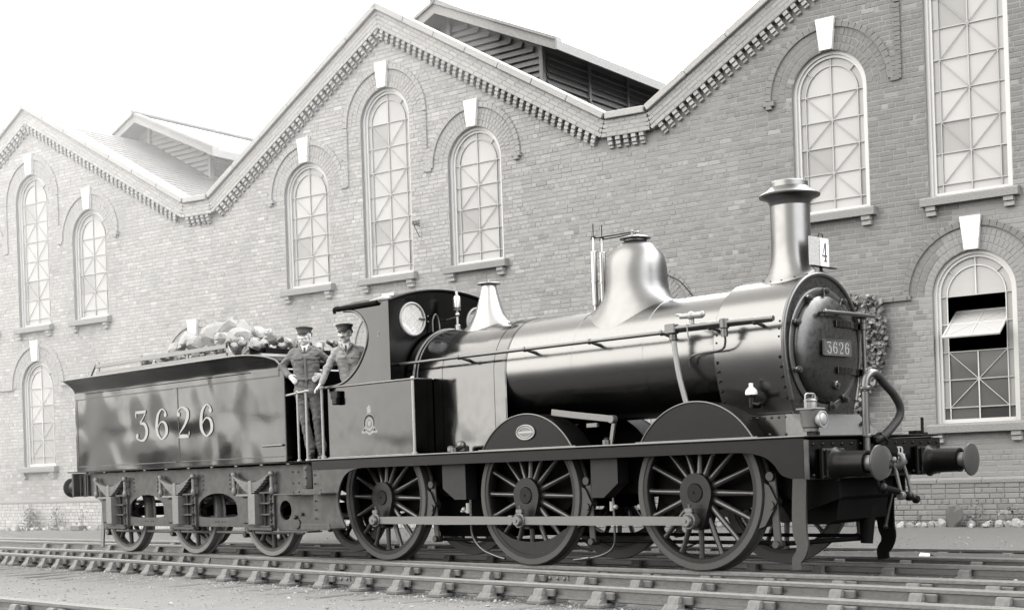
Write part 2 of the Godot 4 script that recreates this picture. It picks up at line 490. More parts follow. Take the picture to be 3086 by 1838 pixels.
# haze volumes added to veil the left side of the view, thickest beyond the tender
func haze() -> void:
	for q in [[Vector3(-27, 8, 0), Vector3(46, 26, 24), .0048], [Vector3(-23, 13, -1), Vector3(36, 14, 18), .0016]]:
		var fv := FogVolume.new(); fv.name = "added_haze"
		fv.shape = RenderingServer.FOG_VOLUME_SHAPE_ELLIPSOID
		fv.size = q[1]; fv.position = q[0]
		var fm := FogMaterial.new(); fm.density = q[2]; fm.albedo = Color(.98, .98, .98)
		fv.material = fm
		fv.set_meta("kind", "structure")
		add_child(fv, true)

# ---------- ground ----------
var gn := FastNoiseLite.new()
var gn2 := FastNoiseLite.new()
func wall_z(x: float) -> float: return WALL.z + (x - WALL.x) * tan(PHI)
func ground_y(x: float, z: float) -> float:
	var far := -0.13 if z > -1.2 else lerpf(-0.13, -0.01, smoothstep(-1.2, -4.2, z))
	var y := far
	if z > 0.9: y = lerpf(-0.13, -0.20, smoothstep(0.9, 1.9, z))
	y += gn.get_noise_2d(x, z) * 0.02 + gn2.get_noise_2d(x, z) * 0.012
	return y
# shade under the engine painted into oily ballast; side bands darker, front ash paler
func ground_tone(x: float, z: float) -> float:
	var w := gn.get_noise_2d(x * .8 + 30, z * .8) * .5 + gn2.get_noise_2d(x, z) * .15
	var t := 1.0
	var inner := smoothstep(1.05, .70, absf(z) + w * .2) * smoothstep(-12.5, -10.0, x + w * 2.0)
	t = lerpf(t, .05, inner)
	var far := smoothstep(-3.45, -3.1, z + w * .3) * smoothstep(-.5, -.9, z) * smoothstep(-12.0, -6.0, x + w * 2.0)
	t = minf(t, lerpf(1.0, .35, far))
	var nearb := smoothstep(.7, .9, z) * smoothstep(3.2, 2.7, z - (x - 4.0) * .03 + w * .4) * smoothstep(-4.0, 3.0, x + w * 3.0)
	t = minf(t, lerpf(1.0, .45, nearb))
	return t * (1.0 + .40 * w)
func ground() -> void:
	gn.frequency = 0.45; gn.seed = 3; gn2.frequency = 2.6; gn2.seed = 8; gn2.fractal_octaves = 3
	var mb := MB.new()
	var X0 := -46.0; var Z0 := -14.0; var st := 0.16; var nx := 400; var nz := 136
	var st_at := func(i: int, k: int) -> Vector3:
		var x := X0 + i * st; var z := Z0 + k * st
		return Vector3(x, ground_y(x, z), z)
	var nm := func(p: Vector3) -> Vector3:
		return Vector3(ground_y(p.x - .08, p.z) - ground_y(p.x + .08, p.z), .16, ground_y(p.x, p.z - .08) - ground_y(p.x, p.z + .08)).normalized()
	var rowa := []; var rown := []
	for i in nx + 1:
		var ra := []; var rn := []
		for k in nz + 1:
			var p: Vector3 = st_at.call(i, k)
			ra.append(p); rn.append(nm.call(p))
		if i > 0:
			for k in nz:
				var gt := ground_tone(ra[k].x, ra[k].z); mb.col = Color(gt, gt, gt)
				mb.tri(rowa[k], ra[k], ra[k + 1], rown[k], rn[k], rn[k + 1])
				mb.tri(rowa[k], ra[k + 1], rowa[k + 1], rown[k], rn[k + 1], rown[k + 1])
		rowa = ra; rown = rn
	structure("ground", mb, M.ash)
	# unseen dark field added round the yard to darken the boiler's reflections
	var fb := MB.new()
	var xe := X0 + nx * st; var ze := Z0 + nz * st; var B := 700.0; var y := -0.2
	for q in [[-B, -B, B, Z0], [-B, ze, B, B], [-B, Z0, X0, ze], [xe, Z0, B, ze]]:
		fb.quad(Vector3(q[0], y, q[1]), Vector3(q[2], y, q[1]), Vector3(q[2], y, q[3]), Vector3(q[0], y, q[3]), Vector3.UP)
	structure("added_dark_field", fb, M.dark_field)
	# loose ash and clinker
	var pb := MB.new(); pb.ball(Vector3.ZERO, 1.0, 6, Vector3(1, .7, .85))
	var pm := pb.mesh(M.pebble)
	var xf := []; var cols := []
	for i in 15000:
		var x := rng.randf_range(-14.0, 7.0); var z := rng.randf_range(1.0, 6.8)
		if i % 4 == 0: z = rng.randf_range(-5.5, 1.0)
		if i % 4 == 1: z = 2.85 + (x - 4.0) * .055 + rng.randfn(0, .22)
		if z < wall_z(x) + .1: continue
		var s := rng.randf_range(.004, .012) * (2.0 if rng.randf() < .08 else 1.0) * (1.5 if rng.randf() < .01 else 1.0)
		xf.append(Transform3D(Basis.from_euler(Vector3(rng.randf() * .5, rng.randf() * 6.3, rng.randf() * .5)).scaled(Vector3(s, s, s)), Vector3(x, ground_y(x, z) + s * .3, z)))
		var t := rng.randf_range(.6, 1.35) if rng.randf() < .95 else 1.8
		cols.append(Color(t, t, t))
	var st2 := multi("ash_gravel", pm, xf, cols, self, M.pebble)
	st2.set_meta("label", "loose ash and small clinker strewn over the yard"); st2.set_meta("category", "gravel")

# ---------- the brick works ----------
func top_line() -> Array:
	return v2([-17.6, 7.5, -11.85, 10.76, -5.97, 7.55, -5.19, 7.53, 0, 10.68, 5.38, 7.49, 6.2, 7.47, 11.85, 10.80, 17.5, 7.47])
func top_at(s: float) -> float:
	var t := top_line()
	for i in t.size() - 1:
		if s >= t[i].x and s <= t[i + 1].x: return lerpf(t[i].y, t[i + 1].y, (s - t[i].x) / (t[i + 1].x - t[i].x))
	return 7.5
# windows: [centre, sill, springing, kind]
func window_list() -> Array:
	var w := []
	for b in [-1, 0, 1]:
		var c: float = b * BAY
		w.append([c - 2.26, 5.15, 7.14, "small"]); w.append([c, 5.15, 8.32, "tall"]); w.append([c + 2.26, 5.15, 7.14, "small"])
	for k in [-2, -1, 0, 1, 2]: w.append([k * BAY / 2.0, 1.60, 3.61, "ground"])
	return w
const HALF := 0.65
const RING := 1.0
var stain_list := []
func brick_tone(s: float, h: float) -> float:
	var t := .2 + gn.get_noise_2d(s * 1.3 + 90, h * 1.3) * .03 + gn.get_noise_2d(s * .3 - 70, h * .45) * .03 + rng.randfn(0, .015)
	var pale := gn.get_noise_2d(s * 2.2 - 40, h * 2.2 + 20)
	if rng.randf() < .03 + maxf(0.0, pale) * lerpf(.14, .36, smoothstep(3.0, 11.0, s)): t = rng.randf_range(.22, lerpf(.27, .34, smoothstep(3.0, 11.0, s)))
	elif rng.randf() < .06: t *= .88
	t *= lerpf(1.06, .52, smoothstep(-1.0, 11.5, s)) # darker towards the right-hand end
	# rain-washed soot below the sills
	for w in stain_list:
		var dx: float = absf(s - w.x); var dy: float = w.y - h
		if dx < .95 and dy > .1 and dy < 1.6:
			t *= 1.0 - .20 * (1.0 - dy / 1.6) * smoothstep(.95, .45, dx) * (.6 + gn2.get_noise_2d(s * 3.0, h * .4))
	if h < .68: t = t * 1.1 + .03
	return clampf(t, .10, .38)
func works() -> void:
	var W := thing("brick_works", "long brick railway works with three gables and round-headed windows", "building", WALL)
	W.rotation.y = -PHI
	var win := window_list()
	for w in win: stain_list.append(Vector2(w[0], w[1]))
	var wx := world_of(W)
	# one brick, chamfered on its face; origin at the middle of its face, unit size
	var bm := MB.new()
	var bx := .03; var by := .09
	var F := [Vector3(-.5 + bx, -.5 + by, 0), Vector3(.5 - bx, -.5 + by, 0), Vector3(.5 - bx, .5 - by, 0), Vector3(-.5 + bx, .5 - by, 0)]
	var G := [Vector3(-.5, -.5, -.045), Vector3(.5, -.5, -.045), Vector3(.5, .5, -.045), Vector3(-.5, .5, -.045)]
	bm.quad(F[0], F[1], F[2], F[3], Vector3(0, 0, 1))
	for i in 4:
		var j := (i + 1) % 4
		bm.quad(F[i], F[j], G[j], G[i], (F[i] + F[j]) * Vector3(1, 1, 0) + Vector3(0, 0, .3))
		var d := Vector3(0, 0, -.9)
		bm.quad(G[i], G[j], G[j] + d, G[i] + d, (G[i] + G[j]) * Vector3(1, 1, 0))
	var unit := bm.mesh(M.brick)
	var xf := []; var cols := []      # the joined brickwork
	var near := []                    # candidates for single bricks
	var put := func(t: Transform3D, l: float, solo: bool) -> void:
		if solo: near.append([t, l])
		else:
			xf.append(t); cols.append(Color(l, l, l))
	# --- face brickwork ---
	var C := .0832
	var row := 0
	var y := 0.0
	while y < 10.8:
		var ym := y + C * .5
		var cuts := []
		for w in win:
			var c: float = w[0]
			if ym > w[1] - .16 and ym < w[1]: cuts.append([c - .76, c + .76])
			elif ym >= w[1] and ym < w[2]: cuts.append([c - HALF, c + HALF])
			elif ym >= w[2] and ym < w[2] + RING + .11: 
				var q := sqrt((RING + .115) * (RING + .115) - (ym - w[2]) * (ym - w[2])); cuts.append([c - q, c + q])
		var lo := -17.5; var hi := 17.2
		var ph := 0.0
		var kind := row % 4
		var wid := .1135 if kind == 0 else .227
		if kind == 2: ph = .1135
		elif kind == 0: ph = .057
		var s := lo - ph
		if ym > .66 and ym < .75: y += C; row += 1; continue
		var oo := .06 if ym < .66 else 0.0
		while s < hi:
			var w2 := wid
			if kind != 0 and rng.randf() < .16: w2 = .1135
			var a := s; var b := s + w2
			s = b
			var m := (a + b) * .5
			if ym > top_at(m) - .63 / (1.0 if absf(fmod(absf(m), BAY / 2) - 5.9) < .3 else .86): continue
			var segs := [[a, b]]
			for q in cuts:
				var nx := []
				for g in segs:
					if q[1] <= g[0] or q[0] >= g[1]: nx.append(g)
					else:
						if g[0] < q[0]: nx.append([g[0], q[0]])
						if g[1] > q[1]: nx.append([q[1], g[1]])
				segs = nx
			for g in segs:
				var L: float = g[1] - g[0]
				if L < .03: continue
				var cm: float = (g[0] + g[1]) * .5
				var dep := rng.randfn(0, .0025)
				var t := Transform3D(Basis.from_euler(Vector3(rng.randfn(0, .008), rng.randfn(0, .008), rng.randfn(0, .006))).scaled_local(Vector3(L - .011 + rng.randfn(0, .002), C - .012 + rng.randfn(0, .0015), .1)), Vector3(cm + rng.randfn(0, .0015), ym, .0045 + dep * .6 + oo))
				put.call(t, brick_tone(cm, ym), cm > 10.3 and cm < 12.75 and ym > .75 and ym < 5.2)
		y += C; row += 1
	# --- arches: three rings of headers, hood mould, straight hood legs ---
	for w in win:
		var c: float = w[0]; var sp: float = w[2]
		for k in 3:
			var r := HALF + .118 * (k + .5)
			var num := int(round(PI * r / .079))
			for i in num:
				var a := PI * (i + .5) / num
				if absf(a - PI / 2) < .19: continue
				var t := Transform3D(Basis(Vector3(0, 0, 1), a - PI / 2).scaled_local(Vector3(PI * r / num - .009, .110, .1)), Vector3(c + cos(a) * r, sp + sin(a) * r, .006 + rng.randfn(0, .002)))
				put.call(t, (hood_tone(c) * .97), absf(c - BAY) < .1 and w[3] == "ground")
		var rh := RING + .065
		var nh := int(round(PI * rh / .116))
		for i in nh:
			var a := PI * (i + .5) / nh
			if absf(a - PI / 2) < .12: continue
			xf.append(Transform3D(Basis(Vector3(0, 0, 1), a - PI / 2).scaled_local(Vector3(PI * rh / nh - .004, .098, .14)), Vector3(c + cos(a) * rh, sp + sin(a) * rh, .035)))
			cols.append(Color(1, 1, 1) * hood_tone(xf[xf.size() - 1].origin.x))
		if w[3] != "ground":
			for sd in [-1.0, 1.0]:
				var yy := 7.10
				var st := 0.075
				while yy + st * .5 < sp - .005:
					xf.append(Transform3D(Basis().scaled_local(Vector3(.098, st - .004, .14)), Vector3(c + sd * rh, yy + st * .5, .035)))
					cols.append(Color(1, 1, 1) * hood_tone(xf[xf.size() - 1].origin.x))
					yy += st
				if w[3] == "small":
					# label stop at the outer foot; between the windows the feet meet in a short pier
					var out: float = c - (sd * .0)
					var outer: bool = (sd < 0.0) == (fmod(c + BAY * 4.0, BAY) > BAY * .5)
					if outer:
						for q in [[.20, 7.085, .075], [.10, 7.02, .06]]:
							xf.append(Transform3D(Basis().scaled_local(Vector3(q[0], q[2], .14)), Vector3(out + sd * (rh - .02), q[1], .075))); cols.append(Color(1, 1, 1) * hood_tone(xf[xf.size() - 1].origin.x))
	for b in [-1, 0, 1]:
		for sd in [-1.0, 1.0]:
			for k in 6:
				xf.append(Transform3D(Basis().scaled_local(Vector3(.15, .074, .12)), Vector3(b * BAY + sd * 1.13, 7.12 + k * .077, .034))); cols.append(Color(1, 1, 1) * hood_tone(xf[xf.size() - 1].origin.x))
	# string course at the springing of the ground-floor windows
	var gw := [-2, -1, 0, 1, 2]
	for i in gw.size() + 1:
		var a: float = (gw[i - 1] * BAY / 2 + rh_end()) if i > 0 else -17.5
		var b: float = (gw[i] * BAY / 2 - rh_end()) if i < gw.size() else 17.2
		var s := a
		while s < b - .02:
			var L := minf(.23, b - s)
			xf.append(Transform3D(Basis().scaled_local(Vector3(L - .008, .072, .13)), Vector3(s + L * .5, 3.61, .055))); cols.append(Color(1, 1, 1) * hood_tone(xf[xf.size() - 1].origin.x))
			s += L
	# --- single bricks: the nearest of the face, each its own part ---
	var eye := Vector3(11.359, 1.09, 12.288)
	near.sort_custom(func(p, q): return eye.distance_squared_to(wx * p[0].origin) < eye.distance_squared_to(wx * q[0].origin))
	var keep := Node3D.new()
	for i in near.size():
		if i < 300:
			var l: float = near[i][1]
			var bi := 0
			var tones := [.152, .172, .184, .192, .196, .20, .208, .224, .248, .312]
			for k in 10: if absf(tones[k] - l) < absf(tones[bi] - l): bi = k
			inst("brick", unit, near[i][0], W, M["brick%d" % bi])
		else:
			xf.append(near[i][0]); cols.append(Color(near[i][1], near[i][1], near[i][1]))
	keep.free()
	# --- gable cornice: band of sloping courses, dentils, coping stones ---
	var tl := top_line()
	for i in tl.size() - 1:
		var p: Vector2 = tl[i]; var q: Vector2 = tl[i + 1]
		if q.x < -12.5 and p.x < -17.0: pass
		var d := (q - p).normalized(); var L := p.distance_to(q)
		var dn := Vector2(d.y, -d.x) # downwards, in the wall's plane
		var ang := d.angle()
		for k in 4:
			var dep := .128 + .078 * (k + .5)
			var mit := [0.0, 0.0]
			for e in 2: # mitre where the slopes meet
				var j := i - 1 if e == 0 else i + 1
				if j >= 0 and j < tl.size() - 1:
					var od: Vector2 = (tl[j + 1] - tl[j]).normalized()
					var turn: float = (od.angle_to(d) if e == 0 else d.angle_to(od))
					mit[e] = -dep * tan(turn * .5)
			var s: float = mit[0] - (.11 if k % 2 else 0.0)
			while s < L - mit[1]:
				var sa: float = maxf(s, mit[0]); var sb: float = minf(s + .225, L - mit[1])
				s += .225
				if sb - sa < .03: continue
				var len := sb - sa
				var m: Vector2 = p + d * (sa + len * .5) + dn * dep
				if m.x < -17.5 or m.x > 17.4: continue
				xf.append(Transform3D(Basis(Vector3(0, 0, 1), ang).scaled_local(Vector3(len - .011, .078 - .010, .13)), Vector3(m.x, m.y, .135 + rng.randfn(0, .0015))))
				var tn := rng.randf_range(.205, .245) * lerpf(1.05, .78, smoothstep(2.0, 10.0, m.x))
				cols.append(Color(tn, tn, tn))
		var bk := MB.new()
		bk.box(Vector3(L * .5, -(.13 + .44) * .5, .064), Vector3(L + .02, .31, .132), 0, Transform3D(Basis(Vector3(0, 0, 1), ang), Vector3(p.x, p.y, 0)))
		inst("cornice_bedding", bk.mesh(M.mortar), Transform3D(), W)
		var s2 := .06
		while s2 < L - .05:
			var m := p + d * s2 + dn * .53
			s2 += .166
			if m.x < -17.4 or m.x > 17.3: continue
			var db := MB.new()
			var t := Transform3D(Basis(Vector3(0, 0, 1), ang), Vector3(m.x, m.y, 0))
			db.box(Vector3(0, .055, .055), Vector3(.094, .07, .13), .006, t)
			db.box(Vector3(0, -.022, .042), Vector3(.092, .066, .104), .006, t)
			db.box(Vector3(0, -.082, .025), Vector3(.090, .045, .07), .006, t)
			inst("dentil_brick", db.mesh(M["brick%d" % (3 + randi_range_s(0, 5))]), Transform3D(), W)
		# coping
		var np := maxi(1, int(round(L / .95)))
		for k in np:
			var a := p + d * (L * k / np); var b := p + d * (L * (k + 1) / np)
			if b.x < -17.6 or a.x > 17.6: continue
			var cb := MB.new()
			var t := Transform3D(Basis(Vector3(0, 0, 1), ang), Vector3((a.x + b.x) * .5, (a.y + b.y) * .5, 0) + Vector3(dn.x, dn.y, 0) * .062)
			cb.box(Vector3(0, 0, -.05), Vector3(L / np - .008, .124, .50), .012, t)
			inst("coping_stone", cb.mesh(M.stone), Transform3D(), W)
	var bw := multi("brickwork", unit, xf, cols, W, M.brick)
	# --- mortar core with real openings ---
	var outline := []
	for q in tl: outline.append(q - Vector2(0, .1))
	var hole_list := []
	for w in win:
		var c: float = w[0]
		var h := [Vector2(c - HALF, w[1] - .02), Vector2(c + HALF, w[1] - .02)]
		h.append_array(arc(c, w[2], HALF, 0, 180, 20))
		hole_list.append(h)
	# cut in vertical strips, upper and lower floors apart, so that every piece is simple
	var core := MB.new()
	for lvl in [[-.3, 4.86], [4.86, 12.0]]:
		var xs := [-17.0]
		var hs := []
		for i in win.size():
			if (win[i][1] < 4.0) == (lvl[0] < 1.0):
				xs.append(win[i][0]); hs.append(hole_list[i])
		xs.append(16.8); xs.sort()
		for i in xs.size() - 1:
			var strip := PackedVector2Array([Vector2(xs[i], lvl[0]), Vector2(xs[i + 1], lvl[0]), Vector2(xs[i + 1], lvl[1]), Vector2(xs[i], lvl[1])])
			var big := PackedVector2Array([Vector2(-17.6, -.3)]); 
			big.append_array(PackedVector2Array(outline)); big.append(Vector2(17.5, -.3))
			var list := Geometry2D.intersect_polygons(big, strip)
			for h in hs:
				var nx: Array[PackedVector2Array] = []
				for q in list: nx.append_array(Geometry2D.clip_polygons(q, PackedVector2Array(h)))
				list = nx
			for q in list: core.prism(q, Transform3D(), -.45, 0.0)
	for s in [-1.0]:
		core.prism(v2([-17, -.3, 16.8, -.3, 16.8, .66, -17, .66]), Transform3D(), -.05, .052)
	core.prism(v2([16.8, -.3, 60, -.3, 60, 9.0, 16.8, 9.0]), Transform3D(), -.45, 0.0)
	inst("wall", core.mesh(M.mortar), Transform3D(), W)
	# plinth course with a weathered top
	for k in 50:
		var a := -17.5 + k * .7
		var pb := MB.new()
		pb.prism(v2([0, .665, .075, .665, .075, .715, 0, .755]), Transform3D(Basis(Vector3(0, 0, 1), Vector3(0, 1, 0), Vector3(-1, 0, 0)), Vector3(a, 0, .003)), 0, -.693)
		inst("plinth_stone", pb.mesh(M.sill), Transform3D(), W)
	windows(W, win)
	roofs(W)
	ivy(W)
func hood_tone(s: float) -> float: return .2 * lerpf(1.06, .52, smoothstep(-1.0, 11.5, s)) * rng.randf_range(.92, 1.06)
func rh_end() -> float: return RING - .02
func randi_range_s(a: int, b: int) -> int: return rng.randi_range(a, b)

func make_window(kind: String, spring: float, sill: float) -> Node3D:
	# laid out round s = 0; panes in the plane o = -0.13
	var w := Node3D.new(); w.name = "window"
	var top := spring
	var bm: Material = M.frame if kind in ["open", "ground"] else M.bar
	var fr := MB.new()
	var O := [Vector2(-HALF, sill), Vector2(HALF, sill)]; O.append_array(arc(0, top, HALF, 0, 180, 24))
	# frame: jambs and head in two steps, bottom rail
	for q in [[HALF, HALF - .055, -.20, -.07], [HALF - .055, HALF - .10, -.20, -.105]]:
		var ro: float = q[0]; var ri: float = q[1]
		for sd in [-1.0, 1.0]:
			fr.prism([Vector2(sd * ro, sill + .0), Vector2(sd * ro, top), Vector2(sd * ri, top), Vector2(sd * ri, sill)], Transform3D(), q[2], q[3])
		var A := arc(0, top, ro, 0, 180, 24); var B := arc(0, top, ri, 180, 0, 24); A.append_array(B)
		fr.prism(A, Transform3D(), q[2], q[3])
	fr.prism([Vector2(-HALF + .10, sill), Vector2(HALF - .10, sill), Vector2(HALF - .10, sill + .06), Vector2(-HALF + .10, sill + .06)], Transform3D(), -.20, -.10)
	inst("frame", fr.mesh(M.frame), Transform3D(), w)
	var R := HALF - .10   # clear half width
	var mg := .455        # margin bars
	var step := .49 if kind == "tall" else .435
	var ys := []
	var yb := sill + .06
	var y := top - .03 if kind != "tall" else 8.28
	while y > yb + .12:
		ys.append(y); y -= step
	ys.append(yb)
	var o := -.135
	var bar := func(a: Vector2, b: Vector2, th: float, called: String, mt: Material) -> void:
		var bb := MB.new()
		var d := (b - a).normalized()
		bb.box(Vector3.ZERO, Vector3(a.distance_to(b), th, .014), .003, Transform3D(Basis(Vector3(0, 0, 1), d.angle()), Vector3((a.x + b.x) * .5, (a.y + b.y) * .5, o + .012)))
		inst(called, bb.mesh(mt), Transform3D(), w)
	var skip_lo := -1.0; var skip_hi := -1.0
	if kind == "open": skip_hi = ys[0]; skip_lo = ys[2]
	for i in ys.size() - 1:
		var inside: bool = ys[i] < skip_hi - .1 and ys[i] > skip_lo + .1
		if inside:
			bar.call(Vector2(-R, ys[i]), Vector2(-mg, ys[i]), .017, "glazing_bar", bm); bar.call(Vector2(mg, ys[i]), Vector2(R, ys[i]), .017, "glazing_bar", M.bar)
		else: bar.call(Vector2(-R, ys[i]), Vector2(R, ys[i]), .018, "glazing_bar", M.bar)
	for sd in [-1.0, 1.0]: bar.call(Vector2(sd * mg, yb), Vector2(sd * mg, ys[0]), .017, "glazing_bar", bm)
	bar.call(Vector2(0, yb), Vector2(0, skip_lo if skip_lo > 0 else ys[0]), .02, "glazing_bar", bm)
	bar.call(Vector2(0, ys[0]), Vector2(0, top + R), .02, "glazing_bar", bm)
	# star bars: diagonals of each pair of rows
	var k0 := 1 if kind == "tall" else 0
	if kind == "tall":
		for sd in [-1.0, 1.0]: bar.call(Vector2(0, ys[1]), Vector2(sd * mg, ys[2]), .010, "glazing_bar", bm); bar.call(Vector2(0, ys[1]), Vector2(sd * mg, ys[0]), .010, "glazing_bar", bm)
		k0 = 2
	var k := k0
	while k + 2 < ys.size():
		if not (ys[k] <= skip_hi and ys[k] > skip_lo):
			for sd in [-1.0, 1.0]:
				bar.call(Vector2(0, ys[k + 1]), Vector2(sd * mg, ys[k]), .010, "glazing_bar", bm)
				bar.call(Vector2(0, ys[k + 1]), Vector2(sd * mg, ys[k + 2]), .010, "glazing_bar", bm)
		k += 2
	# curved inner bar and radial bars
	var rb := MB.new()
	var A2 := arc(0, top - .03, mg + .008, 0, 180, 20); A2.append_array(arc(0, top - .03, mg - .008, 180, 0, 20))
	rb.prism(A2, Transform3D(), o - .004, o + .015)
	inst("curved_bar", rb.mesh(bm), Transform3D(), w)
	for a in [PI * .25, PI * .75]: bar.call(Vector2(cos(a), sin(a)) * mg + Vector2(0, top - .03), Vector2(cos(a), sin(a)) * (R + .02) + Vector2(0, top - .03), .02, "glazing_bar", M.bar)
	# panes
	var pane := func(poly: Array, mt: Material) -> void:
		var pb := MB.new()
		var mid := Vector2.ZERO
		for q in poly: mid += q / poly.size()
		pb.prism(poly.map(func(q): return q - mid), Transform3D(Basis.from_euler(Vector3(rng.randfn(0, .008), rng.randfn(0, .008), 0)), Vector3(mid.x, mid.y, o - .012)), -.003, .003)
		inst("pane", pb.mesh(mt), Transform3D(), w)
	for i in ys.size() - 1:
		var cols := [[-R, -mg], [-mg, 0.0], [0.0, mg], [mg, R]]
		for ci in 4:
			var q: Array = cols[ci]
			if ci in [1, 2] and ys[i] <= skip_hi and ys[i] > skip_lo + .05: continue
			var mt: Material = M["pane%d" % (3 if rng.randf() < (.22 if ys[i] < sill + 1.4 else .07) else rng.randi_range(0, 2))]  # lower panes greyer more often, with reflections painted into the tone
			if kind == "open" and ys[i] < 2.9: mt = M["glassdark%d" % (1 if (i == ys.size() - 2 and ci == 2) else 0)]
			if kind == "open" and ci in [0, 3] and ys[i] > 2.2: mt = M.pane3
			if kind == "ground" and ys[i] < 2.9: mt = M.pane3 if ci in [1, 2] else M.pane0
			pane.call([Vector2(q[0] + .002, ys[i + 1]), Vector2(q[1] - .002, ys[i + 1]), Vector2(q[1] - .002, ys[i]), Vector2(q[0] + .002, ys[i])], mt)
	for sd in [0, 1]:
		var P := [Vector2(0, ys[0])]; P.append_array(arc(0, top - .03, mg, 90 * sd, 90 * sd + 90, 10))
		if kind == "tall": P = [Vector2(0, ys[0]), Vector2(mg * (1 - 2 * sd), ys[0])]; 
		if kind == "tall": P.append_array(arc(0, top - .03, mg, 0 if sd == 0 else 180, 90, 10))
		pane.call(P, M["pane%d" % rng.randi_range(0, 2)])
	for q in [[0, 45], [45, 135], [135, 180]]:
		var P := arc(0, top - .03, R + .03, q[0], q[1], 12); P.append_array(arc(0, top - .03, mg, q[1], q[0], 12))
		pane.call(P, M["pane%d" % rng.randi_range(0, 2)])
	if kind == "open":
		# pivoted sash, swung open about its middle
		var py: float = ys[1]
		var t := Transform3D(Basis(Vector3(1, 0, 0), -1.02), Vector3(0, py, o))
		var sb := MB.new()
		for q in [[Vector3(0, step - .02, 0), Vector3(mg * 2 - .02, .035, .035)], [Vector3(0, -step + .02, 0), Vector3(mg * 2 - .02, .035, .035)], [Vector3(-mg + .025, 0, 0), Vector3(.03, step * 2 - .04, .035)], [Vector3(mg - .025, 0, 0), Vector3(.03, step * 2 - .04, .035)], [Vector3(0, 0, 0), Vector3(mg * 2 - .05, .02, .02)], [Vector3(0, 0, .002), Vector3(.02, step * 2 - .06, .02)]]:
			sb.box(q[0], q[1], .004, t)
		for sd in [-1.0, 1.0]:
			for se in [-1.0, 1.0]:
				var ln := Vector2(mg, step).length() - .04
				sb.box(Vector3.ZERO, Vector3(ln, .014, .018), 0, t * Transform3D(Basis(Vector3(0, 0, 1), atan2(step * se, mg * sd)), Vector3(sd * mg * .5, se * step * .5, .001)))
		inst("open_sash", sb.mesh(M.frame), Transform3D(), w)
		var gb := MB.new(); gb.box(Vector3.ZERO, Vector3(mg * 2 - .06, step * 2 - .07, .006), 0, t)
		inst("pane", gb.mesh(M.pane0), Transform3D(), w)
	return w
func windows(W: Node3D, win: Array) -> void:
	var proto := {}
	for w in win:
		var kind: String = w[3]
		if kind == "ground" and absf(w[0] - BAY) < .1: kind = "open"
		var n: Node3D
		if not proto.has(kind):
			n = make_window(kind, w[2], w[1]); proto[kind] = n
		else: n = proto[kind].duplicate(); n.name = "window"
		n.position = Vector3(w[0], 0, 0)
		W.add_child(n, true)
		if kind == "open": n.set_meta("label", "ground-floor window with its upper sash swung open")
		# stone sill on pairs of corbel bricks
		var sb := MB.new()
		sb.prism(v2([-.45, w[1] - .15, .14, w[1] - .15, .14, w[1] - .04, .12, w[1] - .015, -.13, w[1] + .004, -.45, w[1] + .004]), Transform3D(Basis(Vector3(0, 0, 1), Vector3(0, 1, 0), Vector3(-1, 0, 0)), Vector3(w[0], 0, 0)), -.755, .755)
		inst("sill", sb.mesh(M.sill), Transform3D(), W)
		for sd in [-1.0, 1.0]:
			var cb := MB.new()
			cb.box(Vector3(w[0] + sd * .60, w[1] - .19, .05), Vector3(.15, .072, .12), .006)
			cb.box(Vector3(w[0] + sd * .60, w[1] - .268, .035), Vector3(.15, .072, .09), .006)
			inst("sill_corbel", cb.mesh(M["brick%d" % rng.randi_range(3, 6)]), Transform3D(), W)
		# keystone
		var kb := MB.new()
		var ys: float = w[2] + HALF
		kb.prism([Vector2(w[0] - .105, ys + .0), Vector2(w[0] + .105, ys + .0), Vector2(w[0] + .165, ys + .52), Vector2(w[0] - .165, ys + .52)], Transform3D(), -.2, .075)
		inst("keystone", kb.mesh(M.keystone), Transform3D(), W)

